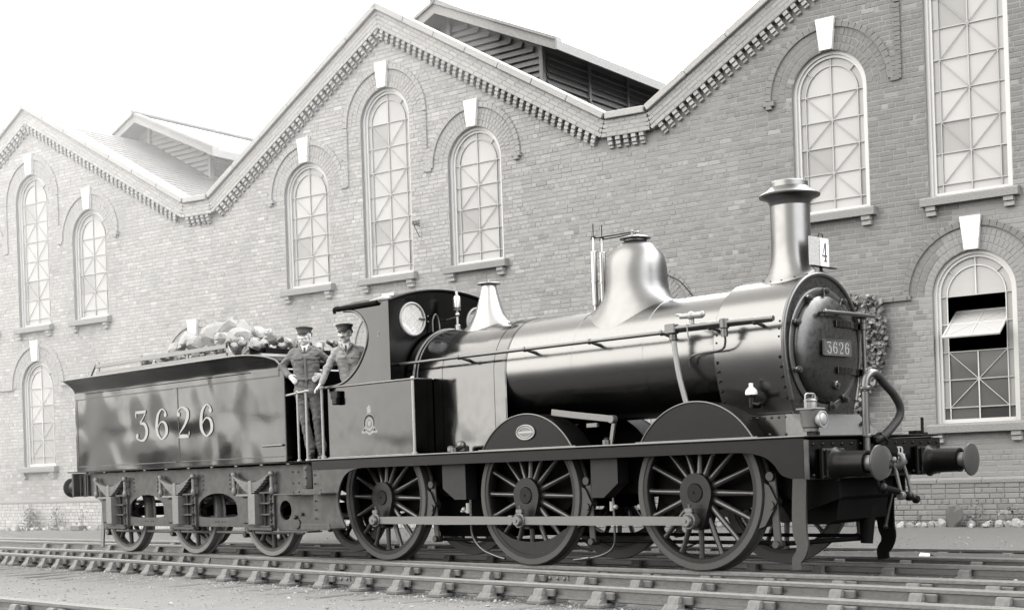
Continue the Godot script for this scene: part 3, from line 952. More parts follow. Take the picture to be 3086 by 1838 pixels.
func roofs(W: Node3D) -> void:
	var back := -16.0
	var tl := top_line()
	var sx := []; var sc := []
	var sl := MB.new(); sl.box(Vector3(0, 0, 0), Vector3(1, 1, 1), 0)
	var sm := sl.mesh(M.slate)
	for i in tl.size() - 1:
		var p: Vector2 = tl[i] - Vector2(0, .34); var q: Vector2 = tl[i + 1] - Vector2(0, .34)
		var rb := MB.new()
		rb.prism([p, q, q - Vector2(0, .1), p - Vector2(0, .1)], Transform3D(), back, -.3)
		inst("roof_slope", rb.mesh(M.slate), Transform3D(), W)
		# slates
		var d := (q - p).normalized(); var L := p.distance_to(q)
		if L < 2.0 or i == 0 or i == 7: continue
		var up := Vector2(-d.y, d.x)
		var rows := int(L / .22)
		for r in rows:
			for k in 36:
				var m := p + d * (L * (r + .5) / rows) + up * .012
				var zz := -.45 - k * .26 - (.13 if r % 2 else 0.0)
				var tilt := .05 * (1.0 if d.y < 0.0 else -1.0)
				sx.append(Transform3D(Basis(Vector3(0, 0, 1), d.angle() + tilt + rng.randfn(0, .006)).scaled_local(Vector3(.27, .009, .252)), Vector3(m.x, m.y, zz)))
				var l := rng.randf_range(.75, 1.2); sc.append(Color(l, l, l))
	multi("slates", sm, sx, sc, W, M.slate)
	# end and back walls
	var wb := MB.new()
	for s in [-17.4, 17.2]: wb.box(Vector3(s, 3.6, back * .5), Vector3(.4, 7.8, -back), 0)
	wb.prism([Vector2(-17.6, -.3), tl[0], tl[1], tl[2], tl[3], tl[4], tl[5], tl[6], tl[7], tl[8], Vector2(17.5, -.3)].map(func(v): return v - Vector2(0, .45) if v.y > 0 else v), Transform3D(), back - .4, back)
	inst("rear_wall", wb.mesh(M.mortar), Transform3D(), W)
	var fb := MB.new(); fb.box(Vector3(0, -.08, back * .5 - .2), Vector3(34.0, .1, -back - .6), 0)
	inst("floor", fb.mesh(M.dark), Transform3D(), W)
	# ridge lanterns with boarded sides
	for b in [[-BAY, -3.7, 0.0], [0.0, -2.1, 0.0], [BAY, -2.1, 0.0]]:
		var c: float = b[0]; var o: float = b[1]
		var Ln := part("roof_lantern", W)
		var hw := 2.4; var pk := 11.02; var ev := 9.93   # wall half width, underside heights at ridge and at the wall
		var len := 10.0
		var base_y := 9.0
		var gb := MB.new()
		gb.prism([Vector2(c - hw, base_y), Vector2(c + hw, base_y), Vector2(c + hw, ev - .06), Vector2(c, pk - .06), Vector2(c - hw, ev - .06)], Transform3D(), o - .30, o - .26)
		for sd in [-1.0, 1.0]: gb.box(Vector3(c + sd * (hw - .06), (base_y + ev) * .5, o - .3 - len * .5), Vector3(.04, ev - base_y, len), 0)
		inst("lining", gb.mesh(M.board), Transform3D(), Ln)
		# louvre boards, tilted
		var k := 0
		while base_y + k * .14 < pk - .2:
			var yy := base_y + k * .14
			var half := hw if yy < ev - .1 else hw * (pk - yy - .1) / (pk - ev + .1)
			if half > .15:
				var lb := MB.new()
				lb.box(Vector3.ZERO, Vector3(half * 2 - .02, .15, .018), .003, Transform3D(Basis(Vector3(1, 0, 0), -.5), Vector3(c, yy, o - .2)))
				inst("louvre_board", lb.mesh(M.board), Transform3D(), Ln)
			if yy < ev - .1:
				for sd in [-1.0, 1.0]:
					var l2 := MB.new()
					l2.box(Vector3.ZERO, Vector3(.018, .15, len - .1), .003, Transform3D(Basis(Vector3(0, 0, 1), sd * .5), Vector3(c + sd * (hw - .0), yy, o - .3 - len * .5)))
					inst("louvre_board", l2.mesh(M.board), Transform3D(), Ln)
			k += 1
		for s in [-hw, 0.0, hw]:
			var pb := MB.new(); var yt := ev - .05 + (pk - ev) * (1.0 - absf(s) / hw)
			pb.box(Vector3(c + s, (base_y + yt) * .5, o - .16), Vector3(.10, yt - base_y, .1), .01)
			inst("post", pb.mesh(M.fascia), Transform3D(), Ln)
		for sd in [-1.0, 1.0]:
			for j in 5:
				var pb := MB.new(); pb.box(Vector3(c + sd * (hw + .04), (base_y + ev) * .5, o - 1.9 - j * 1.6), Vector3(.06, ev - base_y, .07), .01)
				inst("post", pb.mesh(M.fascia), Transform3D(), Ln)
		# roof with deep verges and eaves
		var sl2 := (pk - ev) / hw
		for sd in [-1.0, 1.0]:
			var rb := MB.new()
			var e := Vector2(c + sd * (hw + .74), ev - sl2 * .74); var top := Vector2(c, pk)
			rb.prism([top, e, e + Vector2(0, .09), top + Vector2(0, .09)], Transform3D(), o - len - .6, o + .30)
			inst("lantern_roof", rb.mesh(M.leadroof), Transform3D(), Ln)
			var vb := MB.new()
			vb.prism([top + Vector2(0, -.10), e + Vector2(0, -.10), e + Vector2(0, .10), top + Vector2(0, .10)], Transform3D(), o + .302, o + .345)
			vb.prism([top + Vector2(0, .102), e + Vector2(0, .102), e + Vector2(0, .17), top + Vector2(0, .17)], Transform3D(), o + .2, o + .40)
			inst("barge_board", vb.mesh(M.fascia), Transform3D(), Ln)
			var eb := MB.new(); eb.box(Vector3(e.x + sd * .022, e.y - .01, o - len * .5), Vector3(.04, .2, len + .9), .006)
			inst("fascia_board", eb.mesh(M.fascia), Transform3D(), Ln)
		var rt := MB.new(); rt.cyl(Vector3(c, pk + .17, o + .42), Vector3(c, pk + .17, o - len), .07, .07, 8)
		inst("ridge_tiles", rt.mesh(M.slate), Transform3D(), Ln)

func leaf_mesh() -> ArrayMesh:
	var lb := MB.new()
	var P := [Vector3(0, 0, 0), Vector3(.45, .25, .1), Vector3(.4, .65, .05), Vector3(0, 1, .12), Vector3(-.4, .65, .05), Vector3(-.45, .25, .1), Vector3(0, .5, -.05)]
	for i in 6:
		lb.ftri(P[6], P[i], P[(i + 1) % 6], Vector3(0, 0, 1))
	return lb.mesh(M.leaf)
func ivy(W: Node3D) -> void:
	var at := world_of(W) * Vector3(10.0, 2.0, .05)
	var I := thing("ivy", "dense dark ivy climbing the brick wall behind the smokebox", "ivy", at)
	var lm := leaf_mesh()
	var xf := []; var cols := []
	var shape := PackedVector2Array(v2([9.15, 3.6, 9.5, 3.85, 9.95, 3.72, 10.2, 3.74, 10.38, 3.62, 10.40, 3.45, 10.47, 3.3, 10.44, 3.05, 10.50, 2.9, 10.40, 2.6, 10.33, 2.5, 10.28, 2.28, 10.13, 2.2, 10.12, 2.0, 10.0, 1.95, 9.9, 1.6, 9.7, 1.2, 9.6, .05, 9.3, .05, 9.2, 2.0]))
	var inv := I.transform.affine_inverse() * W.transform
	for i in 5200:
		var s := rng.randf_range(9.1, 10.55); var h := rng.randf_range(.05, 3.9)
		if not Geometry2D.is_point_in_polygon(Vector2(s + rng.randfn(0, .02), h + rng.randfn(0, .02)), shape): continue
		var sz := rng.randf_range(.055, .10)
		var b := Basis.from_euler(Vector3(rng.randf_range(-.9, .5), rng.randf_range(-.8, .8), PI + rng.randfn(0, .7))).scaled_local(Vector3(sz, sz, sz))
		xf.append(inv * Transform3D(b, Vector3(s, h, .05 + rng.randf() * .16 * (1.0 - .4 * absf(s - 9.8)))))
		var l := rng.randf_range(.6, 1.7) * (2.2 if rng.randf() < .12 else 1.0); cols.append(Color(l, l, l))
	multi("leaves", lm, xf, cols, I, M.leaf)
	var sb := MB.new()
	var wx := world_of(W)
	for k in 5:
		var pts := []
		for j in 8: pts.append(wx * Vector3(9.55 + k * .12 + sin(j * 1.3 + k) * .12, j * .48, .05))
		sb.tube(pts, .014, 6)
	obj("stems", sb, M.stem, I)

# ---------- tracks: bullhead rail in cast chairs with oak keys ----------
func rail_profile() -> Array:
	var p := v2([-.036, -.012, -.026, 0, .026, 0, .036, -.012, .036, -.040, .010, -.047, .009, -.10, .032, -.114, .032, -.138, .022, -.146, -.022, -.146, -.032, -.138, -.032, -.114, -.009, -.10, -.010, -.047, -.036, -.040])
	p.reverse()
	return p
func make_chair() -> Node3D:
	var c := Node3D.new(); c.name = "chair"
	var mb := MB.new()
	var t := Transform3D()
	mb.box(Vector3(0, -.172, 0), Vector3(.20, .046, .38), .01)
	for sd in [-1.0, 1.0]:
		# jaw: a cast block that leans out to its foot
		var z0: float = .037 if sd < 0 else .072
		mb.prism(v2([z0, -.15, z0 + .095, -.15, z0 + .060, -.09, z0 + .046, -.052, z0 + .034, -.042, z0, -.042]).map(func(v): return Vector2(v.x * sd, v.y)), front(0), -.06, .06)
		mb.prism(v2([z0, -.15, z0 + .11, -.15, z0 + .075, -.112, z0, -.112]).map(func(v): return Vector2(v.x * sd, v.y)), front(0), -.082, .082)
	inst("casting", mb.mesh(M.chair), t, c)
	var kb := MB.new()
	kb.box(Vector3(.045, -.084, .054), Vector3(.23, .072, .042), .008)
	inst("key", kb.mesh(M.wood), t, c)
	return c
var chair0: Node3D
var chair_far: Node3D
func path_z(path: Array, x: float) -> float:
	for i in path.size() - 1:
		if x >= path[i].x and x <= path[i + 1].x: return lerpf(path[i].z, path[i + 1].z, (x - path[i].x) / (path[i + 1].x - path[i].x))
	return path[path.size() - 1].z
func lay_rail(T: Node3D, pts: Array, chairs: Array, key_side := 1.0) -> void:
	var P := []
	for i in range(0, pts.size(), 2): P.append(Vector3(pts[i], 0, pts[i + 1]))
	P = curve(P, 5) if P.size() > 2 else P
	var mb := MB.new(); mb.sweep(rail_profile(), P)
	var r := obj("rail", mb, M.rail, T)
	# worn running surface
	var tb := MB.new()
	var Q := []
	for p in P: Q.append(p + Vector3(0, .0012, 0))
	tb.sweep(v2([-.022, -.001, .022, -.001, .022, 0, -.022, 0]), Q)
	var o := obj("running_surface", tb, M.railtop, T)
	T.remove_child(o); r.add_child(o, true); o.transform = Transform3D()
	for x in chairs:
		var z := path_z(P, x)
		var c: Node3D = chair0.duplicate(); c.name = "chair"
		var a := atan2(path_z(P, x + .3) - path_z(P, x - .3), .6)
		c.transform = T.transform.affine_inverse() * Transform3D(Basis(Vector3.UP, -a + (0.0 if key_side > 0 else PI) + rng.randfn(0, .012)), Vector3(x + rng.randfn(0, .008), 0, z))
		T.add_child(c, true)
func spaced(a: float, b: float, step: float) -> Array:
	var r := []
	var x := a
	while x < b:
		r.append(x); x += step
	return r
func sleepers(T: Node3D, xs: Array, z0: float, z1: float) -> void:
	var mb := MB.new(); mb.box(Vector3.ZERO, Vector3(.25, .12, z1 - z0), .012)
	var sm := mb.mesh(M.wood)
	for x in xs:
		inst("sleeper", sm, T.transform.affine_inverse() * Transform3D(Basis.from_euler(Vector3(rng.randfn(0, .004), rng.randfn(0, .01), rng.randfn(0, .01))), Vector3(x, -.2525, (z0 + z1) * .5)), T)
func fishplate(T: Node3D, x: float, z: float, a := 0.0) -> void:
	var mb := MB.new()
	var t := Transform3D(Basis(Vector3.UP, a), Vector3(x, 0, z))
	mb.box(Vector3(0, -.079, .022), Vector3(.46, .066, .022), .005, t)
	for k in [-.17, -.06, .06, .17]:
		mb.lathe(t * Vector3(k, -.079, .033), t.basis.z, [Vector2(.02, 0), Vector2(.018, .012), Vector2(.008, .018), Vector2(0, .018)], 8)
	obj("fishplate", mb, M.rail, T)
func tracks() -> void:
	chair0 = make_chair()
	var A := thing("running_track", "track the locomotive stands on", "track", Vector3(-6, -.15, 0))
	var near := spaced(-13.6, -7.2, .62); near.append_array(spaced(-6.7, 9.0, .77))
	lay_rail(A, [-46, .7525, 16, .7525], near)
	lay_rail(A, [-46, -.7525, 16, -.7525], spaced(-15.0, 8.0, .85), -1.0)
	sleepers(A, near, -1.25, 1.28)
	var B := thing("diverging_track", "near track curving away in front of the locomotive", "track", Vector3(-4, -.15, 2.1))
	var b2 := [-46, .95, -30, 1.15, -14, 1.62, -11.4, 1.76, -8.5, 1.93, -5.7, 2.10, -1.7, 2.36, .4, 2.50, 2.3, 2.58, 5, 2.70, 12, 2.95, 16, 3.1]
	var c2 := [-11.16, -10.84, -10.29, -9.66, -9.13, -8.47, -7.9, -7.27, -6.73, -6.1, -5.46, -4.85, -4.0, -3.25, -2.5, -1.75, -1.0, -.3, .45, 1.2, 1.93, 2.72, 3.65, 4.51, 5.3, 6.1, 6.9]
	var c3 := spaced(-16.5, -11.3, .6); c3.append_array(c2)
	lay_rail(B, b2, c3)
	lay_rail(B, [-6.6, .86, -4.6, .95, -1.5, 1.08, 0, 1.24, 1.6, 1.40, 3.5, 1.50, 6.3, 1.62, 12, 1.82, 16, 1.95], spaced(-5.7, 8.0, .79))
	fishplate(B, -1.55, 2.36, -.066)
	fishplate(B, .88, 1.325, -.09)
	sleepers(B, c3, 1.55, 3.2)
	var D := thing("far_track", "far track between the locomotive and the works wall", "track", Vector3(2, -.15, -2.5))
	lay_rail(D, [-46, -1.25, -17, -1.40, -13, -1.5, -10.9, -1.72, -7, -1.95, -4.8, -2.30, 1.5, -3.0, 4, -3.12, 12, -3.25, 16, -3.3], spaced(-15, 8, .82), -1.0)
	lay_rail(D, [-9.5, -.86, -7, -.98, -4, -1.12, -1, -1.42, 2.3, -1.68, 4.7, -1.78, 12, -1.9, 16, -1.95], spaced(-6.5, 8, .82), -1.0)
	sleepers(D, spaced(-2, 8, .82), -3.6, -1.3)
	var E := thing("foreground_track", "single rail of a track in the bottom left corner", "track", Vector3(-1, -.15, 6.1))
	lay_rail(E, [-14, 6.0, 9, 6.12], spaced(-4.1, 3.0, .78))
	chair0.free()

# ---------- the locomotive ----------
func wheel(parent: Node3D, x: float, sd: float, R: float, spokes: int, rot: float, kind: String, wm: Material, tm: Material) -> Node3D:
	var w := part("wheel", parent)
	var big := R > .7
	var zo := sd * .815; var zi := sd * .68
	var ax := Vector3(0, 0, sd)
	var c := Vector3(x, R, 0)
	var rim_o := R - (.075 if big else .07); var rim_i := rim_o - (.055 if big else .05)
	var tb := MB.new()
	tb.lathe(c + ax * .68, ax, [Vector2(rim_o - .004, 0), Vector2(R + .022, .0), Vector2(R + .028, .012), Vector2(R + .022, .026), Vector2(R + .003, .036), Vector2(R - .003, .132), Vector2(R - .010, .140), Vector2(rim_o + .006, .140), Vector2(rim_o, .134), Vector2(rim_o, .1)], 72)
	obj("tyre", tb, tm, w)
	var rb := MB.new()
	rb.lathe(c + ax * .68, ax, [Vector2(rim_o + .001, .008), Vector2(rim_o + .001, .132), Vector2(rim_i + .012, .132), Vector2(rim_i, .118), Vector2(rim_i, .022), Vector2(rim_i + .012, .008), Vector2(rim_o, .008)], 64)
	obj("rim", rb, wm, w)
	var hub_r := .20 if big else .135
	for k in spokes:
		var a := TAU * k / spokes + rot
		var d := Vector3(cos(a), sin(a), 0)
		var sb := MB.new()
		var p0 := c + d * (hub_r - .03) + ax * .775; var p1 := c + d * (rim_i + .01) + ax * .755
		var r0 := .036 if big else .04; var r1 := .027 if big else .032
		sb.tube([p0, p0.lerp(p1, .12), p0.lerp(p1, .5), p0.lerp(p1, .88), p1], [r0 * 1.35, r0, (r0 + r1) * .5, r1, r1 * 1.5], 8)
		obj("spoke", sb, M.spoke if big else wm, w)
	var hb := MB.new()
	var t := Transform3D(Basis(), Vector3(x, R, 0))
	if big:
		var P := arc(0, 0, hub_r, -20, 200, 26); P.append_array(arc(0, -.27, .115, 205, 335, 14))
		hb.prism(P, t, sd * .69, sd * .865)
	else:
		hb.lathe(c + ax * .68, ax, [Vector2(0, 0), Vector2(hub_r, 0), Vector2(hub_r, .15), Vector2(hub_r - .02, .175), Vector2(0, .175)], 28)
	obj("hub", hb, wm, w)
	var eb := MB.new()
	eb.lathe(c + ax * .69, ax, [Vector2(0, 0), Vector2(.098, 0), Vector2(.098, .180), Vector2(.090, .188), Vector2(.014, .188), Vector2(.012, .180), Vector2(0, .180)], 26)
	obj("axle_end", eb, M.iron, w)
	if kind == "weighted":
		var bb := MB.new()
		var P := arc(0, 0, .683, 215, 325, 30)
		P.append_array(curve(v2([.55, -.38, .30, -.50, 0, -.535, -.30, -.50, -.55, -.38]), 5))
		bb.prism(P, t, sd * .70, sd * .806)
		obj("balance_weight", bb, wm, w)
	return w
func engine() -> void:
	var L := thing("steam_locomotive", "black six-coupled steam locomotive numbered 3626 on its smokebox door", "locomotive", Vector3(0, 0, 0))
	# --- frames, running plate, valance ---
	var fb := MB.new()
	for z in [-.60, .60]:
		var P := v2([-3.55, 1.29, 3.98, 1.29, 3.98, .72, 3.60, .60, 3.30, .80, 2.9, .62, 1.95, .62, 1.7, .80, .6, .80, .4, .62, -.4, .62, -.6, .80, -2.0, .80, -2.2, .62, -3.0, .62, -3.1, .55, -3.55, .55])
		fb.prism(P, side(z), -.015, .015)
	obj("main_frame", fb, M.black, L)
	var rp := MB.new()
	rp.box(Vector3(.20, 1.314, 0), Vector3(7.68, .022, 2.40), .004)
	obj("running_plate", rp, M.iron, L)
	for sd in [-1.0, 1.0]:
		var vb := MB.new()
		var P := v2([-3.62, 1.300, 3.97, 1.300, 3.97, .925, 3.84, .925])
		P.append_array(curve(v2([3.84, .925, 3.72, .965, 3.63, 1.07, 3.52, 1.14, 3.34, 1.18, 3.1, 1.190]), 5))
		P.append_array(v2([-3.62, 1.190]))
		vb.prism(P, side(0), sd * 1.165, sd * 1.188)
		obj("valance", vb, M.iron, L)
		var rpl := MB.new()
		var Q := v2([-3.62, 1.188, -2.60, 1.188])
		Q.append_array(curve(v2([-2.60, 1.188, -2.80, 1.165, -2.96, 1.09, -3.075, .93, -3.10, .74, -3.02, .54, -2.955, .43]), 5))
		Q.append_array(v2([-3.62, .43]))
		rpl.prism(Q, side(0), sd * 1.150, sd * 1.175)
		obj("step_plate", rpl, M.dusty, L)
		var bb := MB.new()
		bb.tube([Vector3(-3.64, 1.318, sd * 1.2), Vector3(4.03, 1.318, sd * 1.2)], .012, 8)
		obj("edge_bead", bb, M.trim, L)
		# steps at the rear end
		for q in [[-3.28, .425, .62], [-3.34, .875, .42]]:
			var sb := MB.new()
			sb.box(Vector3(q[0], q[1], sd * 1.29), Vector3(q[2], .02, .26), .004)
			sb.box(Vector3(q[0], q[1] + .03, sd * 1.415), Vector3(q[2], .07, .012), .003)
			obj("step", sb, M.dusty, L)
		# angle behind the cab step plate and rivets
		var rv := MB.new()
		rivets(rv, line(Vector3(-3.56, 1.12, sd * 1.188), Vector3(-3.56, .55, sd * 1.188), 6), .014, Vector3(0, 0, sd))
		obj("rivet_row", rv, M.iron, L)
	# --- boiler, firebox, smokebox ---
	var by := 2.27; var R := .65
	var b := MB.new()
	b.lathe(Vector3(-.5, by, 0), Vector3(1, 0, 0), [Vector2(R - .01, 0), Vector2(R, .005), Vector2(R, 3.3)], 96)
	var boiler := obj("boiler", b, M.boiler, L)
	for x in [.55, 1.60]:
		var bb := MB.new()
		bb.lathe(Vector3(x - .025, by, 0), Vector3(1, 0, 0), [Vector2(R, 0), Vector2(R + .004, .003), Vector2(R + .004, .047), Vector2(R, .05)], 96)
		obj("boiler_band", bb, M.boiler, L)
	var prof := [Vector2(-.655, 1.32), Vector2(-.655, 1.6), Vector2(-.655, 1.95)]
	prof.append_array(arc(0, by, .655, 180, 0, 48))
	prof.append_array(v2([.655, 1.95, .655, 1.6, .655, 1.32]))
	var fx := MB.new()
	fx.sheet(prof, front(0), 2.24, .48, -1.0)
	fx.prism(prof, front(0), .47, .4801, 2)
	fx.prism(prof, front(0), .48, .49)
	obj("firebox", fx, M.firebox, L)
	for x in [-.70, -1.62]:
		var fbn := MB.new(); var pr := []
		for q in prof: pr.append(Vector2(0, by) + (q - Vector2(0, by)) * 1.006 if q.y > by else Vector2(q.x * 1.006, q.y))
		fbn.sheet(pr, front(0), -x + .025, -x - .025, -1.0)
		obj("firebox_band", fbn, M.firebox, L)
	var cb := MB.new(); var path := []
	for q in prof: path.append(Vector3(-2.12, by + (q.y - by) * 1.015 if q.y > by else q.y, q.x * 1.015))
	cb.tube(path, .022, 8)
	var path2 := []
	for q in prof: path2.append(Vector3(-2.06, by + (q.y - by) * 1.006 if q.y > by else q.y, q.x * 1.006))
	cb.tube(path2, .010, 6)
	obj("cab_angle", cb, M.trim, L)
	var rvp := []
	for i in range(2, path.size() - 2): rvp.append(path[i] + Vector3(.0, 0, 0))
	var sp := [Vector2(-.53, 1.33), Vector2(-.53, 1.56), Vector2(-.578, 1.70), Vector2(-.64, 1.89), Vector2(-.682, 2.11)]
	sp.append_array(arc(0, 2.28, .69, 180, 0, 56))
	sp.append_array(v2([.682, 2.11, .64, 1.89, .578, 1.70, .53, 1.56, .53, 1.33]))
	var sb := MB.new()
	sb.sheet(sp, front(0), -2.60, -3.45, -1.0)
	sb.prism(sp, front(0), -2.60, -2.605)
	obj("smokebox", sb, M.boiler, L)
	var sf := MB.new(); sf.prism(sp, front(0), -3.44, -3.455)
	obj("smokebox_front", sf, M.smokebox, L)
	var rb := MB.new(); var rim := []
	for q in sp: rim.append(Vector3(3.452, q.y, q.x))
	rb.tube(rim.slice(2, rim.size() - 2), .026, 10)
	obj("smokebox_rim", rb, M.trim, L)
	for x in [2.64, 3.40]:
		var rr := MB.new()
		for i in range(4, sp.size() - 4, 2):
			if sp[i].y < 2.52: rivets(rr, [Vector3(x, sp[i].y, sp[i].x)], .012, Vector3(0, sp[i].y - 2.28, sp[i].x))
		for k in 6:
			for sd in [-1.0, 1.0]:
				var t := k / 5.0
				rivets(rr, [Vector3(x, lerpf(2.12, 1.62, t), sd * (.69 - .14 * t * t - .02 * t))], .013, Vector3(0, -.1, sd))
		obj("rivet_row", rr, M.iron, L)
	# door, ring, straps, handrail
	var dy := 2.21
	var dr := MB.new()
	dr.lathe(Vector3(3.452, dy, 0), Vector3(1, 0, 0), [Vector2(.625, 0), Vector2(.625, .018), Vector2(.605, .026), Vector2(.56, .026), Vector2(.55, .02)], 72)
	obj("door_ring", dr, M.trim, L)
	var dp := [Vector2(.545, 0)]
	for i in 13:
		var a := i / 12.0
		dp.append(Vector2(.545 * cos(a * PI * .5), .030 + .115 * sin(a * PI * .5)))
	var dd := MB.new(); dd.lathe(Vector3(3.452, dy, 0), Vector3(1, 0, 0), dp, 72)
	var door := obj("smokebox_door", dd, M.smokebox, L)
	for y in [2.465, 1.99]:
		var hb := MB.new()
		var pts := []
		for k in 9:
			var z := lerpf(-.66, -.02, k / 8.0)
			var rr := sqrt(z * z + (y - dy) * (y - dy))
			pts.append(Vector3(3.47 + (.030 + .115 * sqrt(maxf(0.0, 1.0 - pow(rr / .545, 2)))) if rr < .53 else 3.495, y, z))
		for k in 8:
			var m: Vector3 = (pts[k] + pts[k + 1]) * .5; var d: Vector3 = pts[k + 1] - pts[k]
			hb.box(Vector3.ZERO, Vector3(.02, .072, d.length() + .004), .003, Transform3D(Basis(Vector3.UP, atan2(d.x, d.z)), m))
		obj("hinge_strap", hb, M.paint, L)
	var hp := MB.new()
	hp.cyl(Vector3(3.53, 1.90, -.655), Vector3(3.53, 2.56, -.655), .022, -1, 10)
	for y in [1.93, 1.99, 2.465, 2.53]: hp.cyl(Vector3(3.53, y - .035, -.655), Vector3(3.53, y + .035, -.655), .034, -1, 12, .006)
	obj("hinge_post", hp, M.trim, L)
	for a in [90, 58, 122, 25, 155, -22, 205, -60, 240, -95]:
		var q := Vector3(3.47, dy + .585 * sin(deg_to_rad(a)), .585 * cos(deg_to_rad(a)))
		if q.z < -.5 and absf(q.y - 2.2) < .35: continue
		var gb := MB.new()
		var rad := Vector3(0, q.y - dy, q.z).normalized()
		gb.box(Vector3.ZERO, Vector3(.04, .09, .045), .008, Transform3D(Basis(Vector3(1, 0, 0), rad, Vector3(1, 0, 0).cross(rad)), q + Vector3(.02, 0, 0) - rad * .015))
		gb.cyl(q, q + Vector3(.085, 0, 0), .017, -1, 8)
		gb.cyl(q + Vector3(.05, 0, 0), q + Vector3(.075, 0, 0), .032, -1, 6)
		obj("door_clamp", gb, M.trim, L)
	var hr := MB.new()
	hr.tube([Vector3(3.63, 2.565, .22), Vector3(3.645, 2.565, -.2), Vector3(3.62, 2.565, -.70)], .021, 10)
	for z in [.20, -.1, -.62]: hr.cyl(Vector3(3.48, 2.565, z), Vector3(3.64, 2.565, z), .016, -1, 8)
	hr.ball(Vector3(3.63, 2.565, .22), .03, 8)
	obj("door_handrail", hr, M.trim, L)
	var np := part("number_plate", L)
	var pb := MB.new(); pb.box(Vector3(3.615, 2.21, .0), Vector3(.03, .165, .50), .01)
	obj("plate", pb, M.ink, np)
	var nb := MB.new()
	for i in 4: digit(nb, "3626"[i], Transform3D(Basis(Vector3(0, 0, -.112), Vector3(0, .115, 0), Vector3(1, 0, 0)), Vector3(3.633, 2.152, .205 - i * .108)), 0.0, 1.25)
	obj("figures", nb, M.cream, np)
	var rim2 := MB.new()
	for q in [[Vector3(3.630, 2.287, 0), Vector3(.008, .010, .49)], [Vector3(3.630, 2.133, 0), Vector3(.008, .010, .49)], [Vector3(3.630, 2.21, .243), Vector3(.008, .15, .010)], [Vector3(3.630, 2.21, -.243), Vector3(.008, .15, .010)]]: rim2.box(q[0], q[1], .002)
	obj("border", rim2, M.trim, np)
	var kb := MB.new(); kb.cyl(Vector3(3.55, 1.84, -.03), Vector3(3.60, 1.84, -.03), .045, -1, 16, .008); kb.cyl(Vector3(3.6, 1.84, -.03), Vector3(3.615, 1.84, -.03), .02, -1, 10)
	obj("door_plug", kb, M.trim, L)
	# sloping cover plate below the smokebox, side plates
	var sl := MB.new()
	sl.quad(Vector3(3.46, 1.555, .62), Vector3(3.46, 1.555, -.62), Vector3(3.72, 1.327, -.62), Vector3(3.72, 1.327, .62), Vector3(1, 1, 0))
	sl.prism(v2([3.40, 1.327, 3.72, 1.327, 3.46, 1.555, 3.40, 1.555]), side(0), -.618, .618)
	obj("cover_plate", sl, M.dusty2, L)
	var ck := MB.new(); ck.cyl(Vector3(3.6, 1.44, -.42), Vector3(3.66, 1.49, -.42), .02, -1, 8)
	obj("cover_knob", ck, M.ink, L)
	for sd in [-1.0, 1.0]:
		var wp := MB.new()
		wp.box(Vector3(3.06, 1.44, sd * .60), Vector3(.80, .235, .02), .003)
		rivets(wp, line(Vector3(2.72, 1.53, sd * .61), Vector3(3.40, 1.53, sd * .61), 9), .016, Vector3(0, 0, sd))
		rivets(wp, line(Vector3(2.80, 1.36, sd * .61), Vector3(3.40, 1.36, sd * .61), 4), .02, Vector3(0, 0, sd))
		obj("frame_plate", wp, M.paint, L)
	# --- chimney, dome, valve cover, whistle, balances ---
	var ch := MB.new()
	ch.saddle(Vector3(3.115, 2.97, 0), [Vector3(.315, -.012, 1), Vector3(.315, .010, 1), Vector3(.285, .022, .9), Vector3(.245, .07, .55), Vector3(.218, .15, .2), Vector3(.207, .24, 0), Vector3(.202, .36, 0), Vector3(.203, .75, 0)], .69, 56)
	ch.lathe(Vector3(3.115, 2.97, 0), Vector3.UP, [Vector2(.203, .74), Vector2(.215, .785), Vector2(.245, .815), Vector2(.310, .838), Vector2(.314, .852), Vector2(.305, .862), Vector2(.255, .885), Vector2(.215, .915), Vector2(.193, .935), Vector2(.193, .985), Vector2(.185, .992), Vector2(.165, .992), Vector2(.160, .98), Vector2(.155, .4), Vector2(0, .4)], 56)
	obj("chimney", ch, M.stack, L)
	var chr := MB.new()
	for k in 14:
		var a := TAU * k / 14; var zz := .298 * sin(a)
		rivets(chr, [Vector3(3.115 + .298 * cos(a), 2.97 + .016 + sqrt(.69 * .69 - zz * zz) - .69, zz)], .012, Vector3.UP)
	obj("chimney_bolts", chr, M.iron, L)
	var dm := MB.new()
	dm.saddle(Vector3(1.03, 2.92, 0), [Vector3(.55, -.004, 1), Vector3(.48, .02, .9), Vector3(.425, .06, .65), Vector3(.388, .11, .35), Vector3(.364, .17, .15), Vector3(.355, .25, .03), Vector3(.352, .34, 0), Vector3(.347, .42, 0), Vector3(.335, .49, 0), Vector3(.31, .56, 0), Vector3(.27, .615, 0), Vector3(.225, .66, 0), Vector3(.175, .695, 0), Vector3(.14, .712, 0), Vector3(.13, .72, 0), Vector3(.13, .735, 0)], .65, 72)
	obj("dome", dm, M.dome, L)
	var sv := MB.new()
	sv.lathe(Vector3(1.03, 3.645, 0), Vector3.UP, [Vector2(.13, 0), Vector2(.128, .012), Vector2(.175, .022), Vector2(.178, .03), Vector2(.172, .036), Vector2(.13, .05), Vector2(.10, .06), Vector2(.04, .07), Vector2(0, .072)], 40)
	for z in [-.05, .05]:
		sv.cyl(Vector3(1.03, 3.70, z), Vector3(1.03, 3.745, z), .016, -1, 8)
		sv.ball(Vector3(1.03, 3.75, z), .02, 8)
	obj("safety_valve", sv, M.stack, L)
	var sbm := MB.new()
